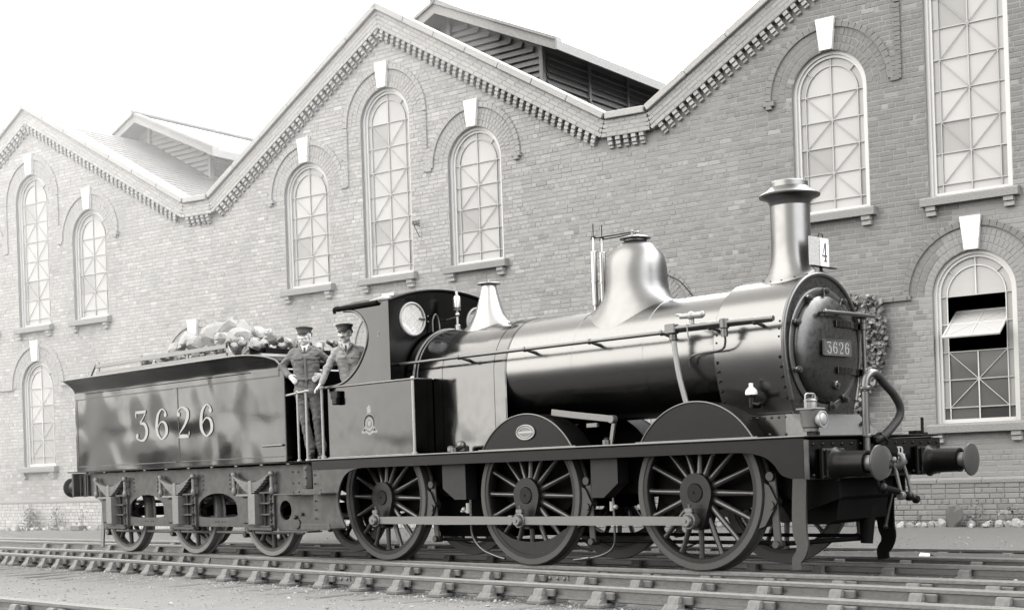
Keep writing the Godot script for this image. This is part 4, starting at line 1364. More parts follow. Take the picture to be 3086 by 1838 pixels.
	for z in [-.075, .075]:
		sbm.cyl(Vector3(.46, 2.90, z), Vector3(.46, 2.97, z), .02, -1, 8)
		sbm.cyl(Vector3(.46, 2.97, z), Vector3(.46, 3.25, z), .036, -1, 14, .004)
		sbm.cyl(Vector3(.46, 3.25, z), Vector3(.46, 3.60, z), .038, -1, 14, .004)
		sbm.cyl(Vector3(.46, 3.24, z), Vector3(.46, 3.26, z), .044, -1, 14)
		sbm.cyl(Vector3(.46, 3.60, z), Vector3(.46, 3.76, z), .016, -1, 8)
	obj("spring_balance", sbm, M.brass, L)
	var lv := MB.new()
	for z in [-.075, .075]:
		lv.tube([Vector3(.42, 3.75, z), Vector3(.75, 3.745, z * .9), Vector3(1.03, 3.745, z * .66)], .009, 6)
		lv.cyl(Vector3(.46, 3.75, z), Vector3(.46, 3.92, z), .006, -1, 6)
		lv.box(Vector3(.46, 3.765, z), Vector3(.05, .012, .035), .002)
	obj("valve_lever", lv, M.iron, L)
	var wr := MB.new()
	wr.tube(curve([Vector3(1.40, 3.22, -.1), Vector3(1.55, 3.13, -.14), Vector3(1.72, 2.93, -.16)], 6), .007, 6)
	obj("small_pipe", wr, M.iron, L)
	var vc := MB.new()
	vc.saddle(Vector3(-1.39, 2.925, 0), [Vector3(.34, -.006, 1), Vector3(.30, .012, .9), Vector3(.25, .055, .6), Vector3(.20, .13, .25), Vector3(.165, .22, .05), Vector3(.135, .32, 0), Vector3(.110, .41, 0), Vector3(.095, .475, 0), Vector3(.092, .495, 0), Vector3(.105, .505, 0), Vector3(.145, .512, 0), Vector3(.149, .52, 0), Vector3(.144, .528, 0), Vector3(.09, .535, 0), Vector3(.085, .525, 0), Vector3(.001, .50, 0)], .655, 56)
	vc.cyl(Vector3(-1.39, 3.42, 0), Vector3(-1.39, 3.50, 0), .006, -1, 6)
	obj("safety_valve_cover", vc, M.brass, L)
	var wh := MB.new()
	wh.cyl(Vector3(-1.995, 2.91, 0), Vector3(-1.995, 2.99, 0), .04, -1, 12, .006)
	wh.cyl(Vector3(-1.995, 2.98, 0), Vector3(-1.995, 3.18, 0), .018, -1, 10)
	wh.ball(Vector3(-1.995, 3.12, 0), .034, 10)
	wh.lathe(Vector3(-1.995, 3.16, 0), Vector3.UP, [Vector2(.018, 0), Vector2(.044, .012), Vector2(.05, .03), Vector2(.03, .045), Vector2(.03, .05), Vector2(.05, .052), Vector2(.05, .17), Vector2(.036, .198), Vector2(.02, .21), Vector2(.02, .26), Vector2(0, .265)], 18)
	wh.tube([Vector3(-1.995, 3.09, 0), Vector3(-2.21, 3.07, 0)], .012, 6)
	obj("whistle", wh, M.brass, L)
	var br := MB.new()
	br.tube(curve([Vector3(-2.16, 2.90, .28), Vector3(-2.17, 3.05, .27), Vector3(-2.17, 3.13, .22), Vector3(-2.17, 3.05, .17), Vector3(-2.15, 2.92, .17)], 5), .012, 8)
	obj("lifting_eye", br, M.trim, L)
	# --- cab ---
	cab(L)
	# --- handrails and boiler fittings ---
	for sd in [-1.0, 1.0]:
		var hm := MB.new()
		hm.tube([Vector3(-2.26, 2.476, sd * .80), Vector3(3.40, 2.476, sd * .80)], .021, 12)
		obj("handrail", hm, M.trim, L)
		for x in [-1.12, 0.0, 1.0, 2.02, 2.65, 3.2]:
			var kn := MB.new()
			kn.ball(Vector3(x, 2.476, sd * .80), .034, 10)
			kn.cyl(Vector3(x, 2.47, sd * .80), Vector3(x, 2.44, sd * .62), .014, .022, 8)
			obj("handrail_knob", kn, M.trim, L)
	var eg := MB.new()
	eg.tube([Vector3(2.20, 2.50, .83), Vector3(2.85, 2.50, .83), Vector3(3.42, 2.49, .80)], .028, 12)
	eg.box(Vector3(2.17, 2.50, .82), Vector3(.14, .105, .09), .012)
	eg.cyl(Vector3(2.17, 2.38, .80), Vector3(2.17, 2.45, .80), .042, -1, 12, .006)
	eg.cyl(Vector3(2.85, 2.44, .83), Vector3(2.85, 2.54, .83), .05, -1, 12, .008)
	eg.cyl(Vector3(2.85, 2.36, .83), Vector3(2.85, 2.46, .83), .035, -1, 10)
	obj("ejector", eg, M.trim, L)
	var ev := MB.new()
	ev.cyl(Vector3(2.42, 2.52, .80), Vector3(2.42, 2.60, .80), .026, -1, 10)
	ev.tube([Vector3(2.30, 2.615, .84), Vector3(2.54, 2.615, .78)], [.026, .038], 10)
	ev.ball(Vector3(2.42, 2.615, .81), .046, 10)
	ev.cyl(Vector3(2.24, 2.64, .82), Vector3(2.34, 2.625, .84), .014, -1, 8)
	ev.ball(Vector3(2.54, 2.62, .78), .034, 10)
	ev.cyl(Vector3(2.40, 2.53, .86), Vector3(2.40, 2.36, .84), .008, -1, 6)
	obj("ejector_valve", ev, M.bright, L)
	var ep := MB.new()
	var pts := [Vector3(2.17, 2.42, .80), Vector3(2.18, 2.30, .792), Vector3(2.195, 2.1, .775), Vector3(2.225, 1.9, .752), Vector3(2.26, 1.70, .72)]
	ep.tube(curve(pts, 4), .029, 12)
	obj("exhaust_pipe", ep, M.bright, L)
	var sp2 := MB.new()
	sp2.tube(curve([Vector3(2.85, 2.40, .83), Vector3(2.84, 2.30, .81), Vector3(2.76, 2.24, .77), Vector3(2.5, 2.23, .73), Vector3(2.33, 2.20, .72), Vector3(2.30, 2.10, .70)], 6), .012, 8)
	obj("steam_pipe", sp2, M.trim, L)
	var oc := MB.new()
	oc.lathe(Vector3(3.08, 1.64, .73), Vector3.UP, [Vector2(0, 0), Vector2(.03, 0), Vector2(.03, .10), Vector2(.045, .11), Vector2(.045, .125), Vector2(0, .125)], 14)
	oc.tube([Vector3(3.08, 1.68, .73), Vector3(3.18, 1.66, .74), Vector3(3.20, 1.68, .74)], .022, 8)
	oc.cyl(Vector3(3.08, 1.65, .60), Vector3(3.08, 1.65, .73), .02, -1, 8)
	obj("lubricator", oc, M.iron, L)
	var ob := MB.new()
	ob.lathe(Vector3(3.08, 1.765, .73), Vector3.UP, [Vector2(.058, 0), Vector2(.062, .02), Vector2(.052, .05), Vector2(.03, .07), Vector2(.022, .078), Vector2(.022, .115), Vector2(0, .117)], 18)
	obj("lubricator_cup", ob, M.white, L)
	# --- splashers ---
	for x in [0.0, 2.438]:
		for sd in [-1.0, 1.0]:
			var s := part("splasher", L)
			var a0 := rad_to_deg(asin((1.326 - .88) / .85))
			var P := arc(x, .88, .85, a0, 180 - a0, 40)
			var fm := MB.new(); fm.prism(P, side(0), sd * .815, sd * .838); obj("face", fm, M.iron, s)
			var tm := MB.new()
			for i in P.size() - 1:
				var q0: Vector2 = P[i]; var q1: Vector2 = P[i + 1]
				var n0 := (q0 - Vector2(x, .88)).normalized(); var n1 := (q1 - Vector2(x, .88)).normalized()
				var a := Vector3(q0.x, q0.y, sd * .835); var bq := Vector3(q1.x, q1.y, sd * .835)
				var cq := Vector3(q1.x, q1.y, sd * .50); var dq := Vector3(q0.x, q0.y, sd * .50)
				tm.tri(a, bq, cq, Vector3(n0.x, n0.y, 0), Vector3(n1.x, n1.y, 0), Vector3(n1.x, n1.y, 0)); tm.tri(a, cq, dq, Vector3(n0.x, n0.y, 0), Vector3(n1.x, n1.y, 0), Vector3(n0.x, n0.y, 0))
			tm.prism(P, side(0), sd * .52, sd * .50)
			obj("top", tm, M.iron, s)
			var bm := MB.new(); var bp := []
			for q in P: bp.append(Vector3(q.x, q.y, sd * .838))
			bm.tube(bp, .011, 6)
			var base := [Vector3(P[0].x + .06, 1.336, sd * .846), Vector3(P[P.size() - 1].x - .06, 1.336, sd * .846)]
			bm.tube(base, .011, 6)
			obj("bead", bm, M.trim, s)
	# oval maker's plate on the driving splasher
	var mp := part("makers_plate", L)
	var el := []
	for i in 40: el.append(Vector2(.01 + .142 * cos(TAU * i / 40), 1.522 + .082 * sin(TAU * i / 40)))
	var mb1 := MB.new(); mb1.prism(el, side(0), .838, .848); obj("plate", mb1, M.trim, mp)
	var mb2 := MB.new()
	for k in [[1.0, .009], [.70, .006]]:
		var lp := []
		for q in el: lp.append(Vector3(.01 + (q.x - .01) * k[0], 1.522 + (q.y - 1.522) * k[0], .849))
		mb2.tube(lp, k[1], 6, true)
	mb2.box(Vector3(.01, 1.522, .848), Vector3(.24, .026, .010), .003)
	for i in 26:
		var a := TAU * i / 26
		mb2.box(Vector3(.01 + .121 * cos(a), 1.522 + .069 * sin(a), .848), Vector3(.011, .014, .008), .002, Transform3D())
	obj("raised_lettering", mb2, M.cream, mp)
	# reach rod over the driving splasher
	var rl := MB.new()
	for q in [[Vector3(.30, 1.735, .70), Vector3(.62, 1.690, .70)], [Vector3(.62, 1.690, .70), Vector3(1.21, 1.615, .70)]]:
		var d: Vector3 = q[1] - q[0]
		rl.box(Vector3.ZERO, Vector3(d.length() + .01, .075, .022), .006, Transform3D(Basis(Vector3(0, 0, 1), atan2(d.y, d.x)), (q[0] + q[1]) * .5))
	rl.cyl(Vector3(1.22, 1.612, .67), Vector3(1.22, 1.612, .75), .045, -1, 14, .006)
	obj("reach_rod", rl, M.steel, L)
	var ra := MB.new()
	ra.box(Vector3.ZERO, Vector3(.055, .29, .03), .006, Transform3D(Basis(Vector3(0, 0, 1), -.22), Vector3(1.19, 1.47, .68)))
	ra.box(Vector3(.92, 1.56, .70), Vector3(.16, .05, .05), .006)
	obj("rocking_arm", ra, M.trim, L)
	for x in [1.33, -1.10]:
		var cu := MB.new(); cu.cyl(Vector3(x, 1.325, .95), Vector3(x, 1.385, .95), .045, -1, 12, .006); cu.cyl(Vector3(x, 1.385, .95), Vector3(x, 1.41, .95), .018, .025, 8)
		obj("oil_cup", cu, M.trim, L)
	var cv := MB.new(); cv.box(Vector3(-1.12, 1.37, .86), Vector3(.30, .085, .12), .02); cv.ball(Vector3(-1.02, 1.41, .90), .06, 10)
	obj("clack_valve", cv, M.trim, L)
	running_gear(L)
	front_end(L)
func cab(L: Node3D) -> void:
	# spectacle plate with two round windows
	var top := arc(0, .78, 2.67, rad_to_deg(acos(.95 / 2.67)), rad_to_deg(PI - acos(.95 / 2.67)), 24)
	var outer := [Vector2(-.95, 1.33), Vector2(.95, 1.33)]; outer.append_array(top)
	var sp := MB.new()
	for q in holed(outer, [arc(.575, 3.055, .20, 0, 360, 32).slice(0, 32), arc(-.575, 3.055, .20, 0, 360, 32).slice(0, 32)]): sp.prism(q, front(-2.23), -.012, .012)
	obj("cab_front", sp, M.paint, L)
	for sd in [-1.0, 1.0]:
		var w := part("spectacle_window", L)
		var rg := MB.new(); var lp := []
		for i in 40: lp.append(Vector3(-2.212, 3.055 + .203 * sin(TAU * i / 40), sd * .575 + .203 * cos(TAU * i / 40)))
		rg.tube(lp, .017, 8, true); obj("ring", rg, M.bright, w)
		var gb := MB.new(); gb.lathe(Vector3(-2.235, 3.055, sd * .575), Vector3(1, 0, 0), [Vector2(0, 0), Vector2(.20, 0), Vector2(.20, .006), Vector2(0, .006)], 32)
		obj("pane", gb, M.glass, w)
		var lt := MB.new(); lt.box(Vector3(-2.20, 3.06, sd * .575 - .15), Vector3(.02, .03, .10), .004); lt.ball(Vector3(-2.20, 3.03, sd * .575 - .25), .014, 8); lt.ball(Vector3(-2.20, 3.10, sd * .575 - .25), .014, 8)
		obj("catch", lt, M.trim, w)
	for sd in [-1.0, 1.0]:
		# upper side with its curved cut-out
		var P := v2([-2.22, 1.33, -2.22, 3.262, -3.12, 3.262, -3.12, 3.225])
		P.append_array(curve(v2([-3.05, 3.225, -2.90, 3.20, -2.786, 3.135, -2.70, 3.04, -2.66, 2.95, -2.65, 2.865, -2.665, 2.78, -2.70, 2.70, -2.818, 2.536, -2.963, 2.409, -3.136, 2.318, -3.336, 2.275, -3.50, 2.262]), 4))
		P.append_array(v2([-3.50, 1.33]))
		var sm := MB.new(); sm.prism(P, side(0), sd * .945, sd * .962)
		obj("cab_side", sm, M.cabsheet, L)
		var ed := MB.new(); var ep := []
		for q in curve(v2([-3.12, 3.228, -3.05, 3.225, -2.90, 3.20, -2.786, 3.135, -2.70, 3.04, -2.66, 2.95, -2.65, 2.865, -2.665, 2.78, -2.70, 2.70, -2.818, 2.536, -2.963, 2.409, -3.136, 2.318, -3.336, 2.275, -3.60, 2.262]), 4): ep.append(Vector3(q.x, q.y, sd * .96))
		ed.tube(ep, .019, 8); obj("opening_bead", ed, M.trim, L)
		# lower side panel: front of it stands before the cab as a splasher box
		var lp := MB.new()
		lp.box(Vector3(-2.63, 1.79, sd * .975), Vector3(1.72, .92, .02), .003)
		obj("lower_side_panel", lp, M.cabsheet, L)
		var bx := MB.new()
		bx.box(Vector3(-1.780, 1.79, sd * .815), Vector3(.02, .92, .30), .003)
		bx.box(Vector3(-2.0, 2.252, sd * .815), Vector3(.46, .016, .33), .004)
		obj("splasher_box", bx, M.paint, L)
		var bd := MB.new()
		bd.tube([Vector3(-3.52, 2.258, sd * .985), Vector3(-1.77, 2.258, sd * .985)], .015, 8)
		bd.tube([Vector3(-1.77, 2.258, sd * .985), Vector3(-1.77, 2.258, sd * .68)], .012, 8)
		bd.tube([Vector3(-3.50, 1.336, sd * .99), Vector3(-1.76, 1.336, sd * .99)], .012, 8)
		obj("panel_bead", bd, M.trim, L)
		for x in [-1.76, -3.60]:
			var pl := MB.new()
			pl.cyl(Vector3(x, 1.325, sd * 1.0), Vector3(x, 2.26, sd * 1.0), .018, -1, 12)
			pl.ball(Vector3(x, 2.262, sd * 1.0), .03, 10)
			pl.cyl(Vector3(x, 1.325, sd * 1.0), Vector3(x, 1.36, sd * 1.0), .035, -1, 12, .005)
			obj("handrail_pillar", pl, M.bright, L)
		var lb := MB.new()
		lb.box(Vector3(-3.28, 2.15, sd * 1.02), Vector3(.16, .10, .06), .012); lb.box(Vector3(-3.26, 2.07, sd * 1.03), Vector3(.10, .10, .07), .012)
		obj("lamp_bracket", lb, M.iron, L)
		var gt := MB.new()
		gt.tube([Vector3(-2.42, 3.262, sd * .975), Vector3(-3.24, 3.262, sd * .975)], .034, 10)
		gt.tube(curve([Vector3(-3.20, 3.27, sd * .97), Vector3(-3.27, 3.29, sd * .94), Vector3(-3.31, 3.27, sd * .97), Vector3(-3.29, 3.22, sd * .98)], 4), .022, 8)
		obj("roof_gutter", gt, M.black, L)
	var rf := MB.new()
	var ra := arc(0, .78, 2.685, rad_to_deg(acos(.98 / 2.685)), rad_to_deg(PI - acos(.98 / 2.685)), 28)
	var rb := arc(0, .78, 2.668, rad_to_deg(PI - acos(.98 / 2.668)), rad_to_deg(acos(.98 / 2.668)), 28)
	ra.append_array(rb)
	rf.prism(ra, front(0), 2.19, 3.28)
	obj("cab_roof", rf, M.iron, L)
	var re := MB.new(); var rp := []
	for q in arc(0, .78, 2.672, rad_to_deg(acos(.97 / 2.672)), rad_to_deg(PI - acos(.97 / 2.672)), 28): rp.append(Vector3(-2.20, q.y, q.x))
	re.tube(rp, .022, 8); obj("roof_edge", re, M.iron, L)
	var rl := MB.new(); rl.tube([Vector3(-2.62, 3.31, .93), Vector3(-2.4, 3.32, .90), Vector3(-2.22, 3.30, .92)], [.012, .03, .024], 8)
	obj("rolled_sheet", rl, M.stone, L)
	var bh := MB.new(); bh.box(Vector3(-2.30, 2.05, 0), Vector3(.12, 1.44, 1.30), .05)
	bh.tube([Vector3(-2.42, 2.5, -.3), Vector3(-2.46, 2.45, .3)], .02, 8)
	obj("backhead", bh, M.black, L)
	var fl := MB.new(); fl.box(Vector3(-2.95, 1.338, 0), Vector3(1.36, .02, 1.86), .002); obj("cab_floor", fl, M.black, L)
	# crest on the lower side
	var cr := MB.new(); var t := side(.9855); var cx := -2.645
	var d := 0.0
	stroke(cr, v2([cx - .155, 1.655, cx - .12, 1.64, cx - .10, 1.672, cx - .125, 1.685]), [.03, .03, .025, .015], t, d, 4)
	stroke(cr, v2([cx + .155, 1.655, cx + .12, 1.64, cx + .10, 1.672, cx + .125, 1.685]), [.03, .03, .025, .015], t, d, 4)
	stroke(cr, v2([cx - .10, 1.645, cx - .05, 1.640, cx, 1.618, cx + .05, 1.640, cx + .10, 1.645]), [.026, .03, .032, .03, .026], t, d, 5)
	for q in arc(cx, 1.755, .098, -25, 205, 18): cr.prism(arc(q.x, q.y, .022, 0, 330, 8), t, d - .001, d + .0004, 1)
	var ring := []
	for i in 25: ring.append(Vector2(cx + .066 * cos(TAU * i / 24), 1.745 + .066 * sin(TAU * i / 24)))
	stroke(cr, ring, range(25).map(func(_k): return .022), t, d + .0003, 2)
	cr.prism(v2([cx - .032, 1.785, cx + .032, 1.785, cx + .032, 1.735, cx, 1.70, cx - .032, 1.735]), t, d, d + .0006, 1)
	stroke(cr, v2([cx - .06, 1.70, cx, 1.665, cx + .06, 1.70]), [.018, .02, .018], t, d + .0002, 5)
	stroke(cr, v2([cx - .095, 1.75, cx - .09, 1.69, cx - .115, 1.66]), [.03, .026, .02], t, d, 5)
	stroke(cr, v2([cx + .095, 1.75, cx + .09, 1.69, cx + .115, 1.66]), [.03, .026, .02], t, d, 5)
	stroke(cr, v2([cx - .03, 1.872, cx + .004, 1.862, cx + .036, 1.872]), [.016, .02, .016], t, d, 4)
	cr.prism(curve(v2([cx - .04, 1.885, cx - .036, 1.93, cx - .042, 1.955, cx - .015, 1.965, cx - .005, 1.992, cx + .012, 1.975, cx + .036, 1.965, cx + .03, 1.94, cx + .042, 1.915, cx + .03, 1.885]), 4), t, d - .001, d + .0004, 1)
	obj("painted_crest", cr, M.crest, L)
	text("painted_figure", "2", Transform3D(Basis().scaled(Vector3(.9, 1, 1)), Vector3(-2.43, 2.87, .964)), .085, M.trim, L, "Droid Serif", .002)
func running_gear(L: Node3D) -> void:
	for q in [[2.438, "plain"], [0.0, "weighted"], [-2.591, "plain"]]:
		for sd in [1.0, -1.0]:
			wheel(L, q[0], sd, .802, 16, deg_to_rad(-1.6), q[1], M.wheel, M.tyre)
		var ab := MB.new(); ab.cyl(Vector3(q[0], .802, -.7), Vector3(q[0], .802, .7), .095, -1, 20)
		obj("axle", ab, M.black, L)
	for sd in [1.0, -1.0]:
		for q in [[-2.591, 0.0], [-.15, 2.438]]:
			var rd := part("coupling_rod", L)
			var rm := MB.new()
			var P := v2([q[0] + .08, .475, (q[0] + q[1]) * .5, .468, q[1] - .08, .475, q[1] - .08, .563, (q[0] + q[1]) * .5, .570, q[0] + .08, .563])
			rm.prism(P, side(0), sd * .945, sd * .985)
			obj("bar", rm, M.steel, rd)
			for e in [q[0], q[1]]:
				var em := MB.new()
				em.cyl(Vector3(e, .52, sd * .925), Vector3(e, .52, sd * 1.0), .088 if absf(e + .15) > .01 else .06, -1, 26, .008)
				obj("bearing", em, M.steel, rd)
				if absf(e + .15) > .01:
					var om := MB.new(); om.box(Vector3(e + .0, .625, sd * .965), Vector3(.10, .05, .06), .008); om.cyl(Vector3(e, .64, sd * .965), Vector3(e, .69, sd * .965), .014, .02, 8)
					obj("oil_box", om, M.steel, rd)
		for x in [2.438, 0.0, -2.591]:
			var pm := MB.new()
			pm.cyl(Vector3(x, .52, sd * .85), Vector3(x, .52, sd * 1.02), .055, -1, 18)
			pm.cyl(Vector3(x, .52, sd * 1.0), Vector3(x, .52, sd * 1.045), .066, .06, 20, .008)
			pm.cyl(Vector3(x, .52, sd * 1.04), Vector3(x, .52, sd * 1.055), .02, -1, 6)
			obj("crank_pin", pm, M.steel, L)
		# brake gear behind each wheel
		for x in [2.438, 0.0, -2.591]:
			var hm := MB.new()
			hm.box(Vector3.ZERO, Vector3(.085, .72, .03), .008, Transform3D(Basis(Vector3(0, 0, 1), .06), Vector3(x + .90, .62, sd * .755)))
			hm.cyl(Vector3(x + .87, .95, sd * .70), Vector3(x + .87, .95, sd * .80), .05, -1, 14, .006)
			hm.cyl(Vector3(x + .92, .28, sd * .68), Vector3(x + .92, .28, sd * .81), .04, -1, 12, .006)
			obj("brake_hanger", hm, M.strap, L)
			var sm := MB.new()
			var P := arc(x, .802, .812, -27, 6, 8)
			P.append_array(v2([x + .86, .86, x + .95, .70, x + .92, .64, x + .80, .46]))
			sm.prism(P, side(0), sd * .70, sd * .80)
			sm.cyl(Vector3(x + .885, .665, sd * .80), Vector3(x + .885, .665, sd * .82), .04, -1, 12)
			obj("brake_block", sm, M.strap, L)
		var br := MB.new(); br.tube([Vector3(-1.7, .27, sd * .66), Vector3(3.45, .29, sd * .66)], .02, 8)
		obj("brake_rod", br, M.black, L)
		# sand boxes and their pipes
		for q in [[-1.38, -.97], [1.045, 1.43]]:
			var bm := MB.new()
			var P := v2([q[0], 1.19, q[1], 1.19, q[1], .765, q[1] - .20, .765, q[0], .90]) if q[0] < 0 else v2([q[0], 1.19, q[1], 1.19, q[1], .92, q[1] - .21, .765, q[0], .765])
			bm.prism(P, side(0), sd * .72, sd * .90)
			obj("sand_box", bm, M.wheel, L)
		var pm2 := MB.new()
		pm2.tube(curve([Vector3(-1.0, .76, sd * .80), Vector3(-1.0, .50, sd * .80), Vector3(-.99, .32, sd * .79), Vector3(-.86, .17, sd * .77), Vector3(-.65, .095, sd * .76), Vector3(-.48, .06, sd * .76)], 5), .017, 8)
		obj("sand_pipe", pm2, M.trim, L)
		pm2 = MB.new()
		pm2.tube(curve([Vector3(1.25, .76, sd * .78), Vector3(1.26, .40, sd * .78), Vector3(1.22, .22, sd * .77), Vector3(1.0, .12, sd * .76), Vector3(.62, .07, sd * .76)], 5), .014, 8)
		pm2.cyl(Vector3(.86, .098, sd * .76), Vector3(.75, .085, sd * .76), .024, -1, 8)
		obj("sand_pipe", pm2, M.trim, L)
		var ck := MB.new()
		ck.cyl(Vector3(-1.02, .60, sd * .82), Vector3(-1.02, .72, sd * .82), .03, -1, 10); ck.ball(Vector3(-1.10, .64, sd * .82), .035, 8); ck.cyl(Vector3(-1.15, .62, sd * .82), Vector3(-1.05, .62, sd * .82), .014, -1, 8)
		ck.cyl(Vector3(1.25, .62, sd * .80), Vector3(1.25, .72, sd * .80), .028, -1, 10); ck.ball(Vector3(1.30, .66, sd * .80), .03, 8)
		obj("drain_cock", ck, M.bright, L)
		# guard irons
		var gm := MB.new()
		# a forged strap: wide above, kinked and narrowed towards the rail
		var cl := curve(v2([3.665, .98, 3.64, .62, 3.64, .40, 3.665, .29, 3.645, .20, 3.595, .13, 3.60, .04]), 6)
		var lf := []; var rg := []
		for i in cl.size():
			var t: Vector2 = (cl[mini(i + 1, cl.size() - 1)] - cl[maxi(i - 1, 0)]).normalized()
			var wd: float = lerpf(.052, .078, smoothstep(.1, .45, cl[i].y)) * (1.0 if sd > 0 else 1.25)
			lf.append(cl[i] + Vector2(-t.y, t.x) * wd); rg.append(cl[i] - Vector2(-t.y, t.x) * wd)
		rg.reverse(); lf.append_array(rg)
		gm.prism(lf, side(0), sd * .775, sd * .803)
		obj("guard_iron", gm, M.strap if sd > 0 else M.black, L)  # far iron in black, painting in the shade on its away side
	# between the frames: ash pan, motion, cylinders
	var ap := MB.new()
	ap.prism(v2([-2.0, .90, -.55, .90, -.62, .30, -1.9, .30]), side(0), -.50, .50)
	ap.box(Vector3(-1.2, 1.1, 0), Vector3(1.7, .44, 1.16), 0)
	obj("ash_pan", ap, M.soot, L)
	var cy := MB.new()
	cy.box(Vector3(3.3, 1.0, 0), Vector3(1.15, .60, 1.16), .03)
	cy.box(Vector3(3.55, .66, 0), Vector3(.40, .40, .62), .05)
	cy.prism(v2([3.05, .80, 3.85, .80, 3.80, .50, 3.70, .46, 3.30, .46]), side(0), -.52, .40)
	cy.cyl(Vector3(3.75, .62, -.26), Vector3(3.75, .24, -.22), .09, .06, 14)
	cy.tube([Vector3(3.2, .27, .62), Vector3(3.7, .29, -.25)], .025, 8)
	obj("cylinder_block", cy, M.black, L)
	var mo := MB.new()
	mo.box(Vector3(1.3, 1.08, 0), Vector3(2.9, .36, 1.1), .02)
	for z in [-.28, .28]: mo.box(Vector3(1.6, .80, z), Vector3(2.2, .10, .07), .01)
	obj("inside_motion", mo, M.soot, L)
	for q in [[.95, -.28], [.70, .10]]:
		var cw := MB.new(); cw.cyl(Vector3(0, q[0], q[1]), Vector3(0, q[0], q[1] + .18), .2, -1, 20); obj("crank_web", cw, M.soot, L)
	var dg := MB.new(); dg.box(Vector3(-3.2, .95, 0), Vector3(.7, .6, 1.1), .02); obj("drag_box", dg, M.soot, L)
func buffer(parent: Node3D, x: float, z: float, dir: float, called := "buffer") -> void:
	var b := part(called, parent)
	var a := Vector3(dir, 0, 0)
	var pb := MB.new()
	pb.box(Vector3(x + dir * .022, 1.055, z), Vector3(.044, .29, .38), .008)
	pb.box(Vector3(x + dir * .058, 1.055, z), Vector3(.03, .27, .31), .008)
	for sy in [-1, 1]:
		for sz in [-1, 1]: rivets(pb, [Vector3(x + dir * .044, 1.055 + sy * .12, z + sz * .165)], .016, a)
	obj("base", pb, M.iron, b)
	var hb := MB.new()
	hb.lathe(Vector3(x + dir * .07, 1.05, z), a, [Vector2(.16, 0), Vector2(.145, .015), Vector2(.127, .045), Vector2(.122, .10), Vector2(.118, .30), Vector2(.120, .335), Vector2(.110, .34), Vector2(.09, .34)], 32)
	obj("housing", hb, M.iron, b)
	var rb := MB.new(); rb.cyl(Vector3(x + dir * .3, 1.05, z), Vector3(x + dir * .50, 1.05, z), .082, .072, 26)
	obj("ram", rb, M.steel, b)
	var fb := MB.new()
	fb.lathe(Vector3(x + dir * .495, 1.05, z), a, [Vector2(.05, 0), Vector2(.155, .012), Vector2(.164, .024), Vector2(.160, .034), Vector2(.12, .044), Vector2(.06, .050), Vector2(.0, .052)], 40)
	obj("head", fb, M.bufferhead, b)
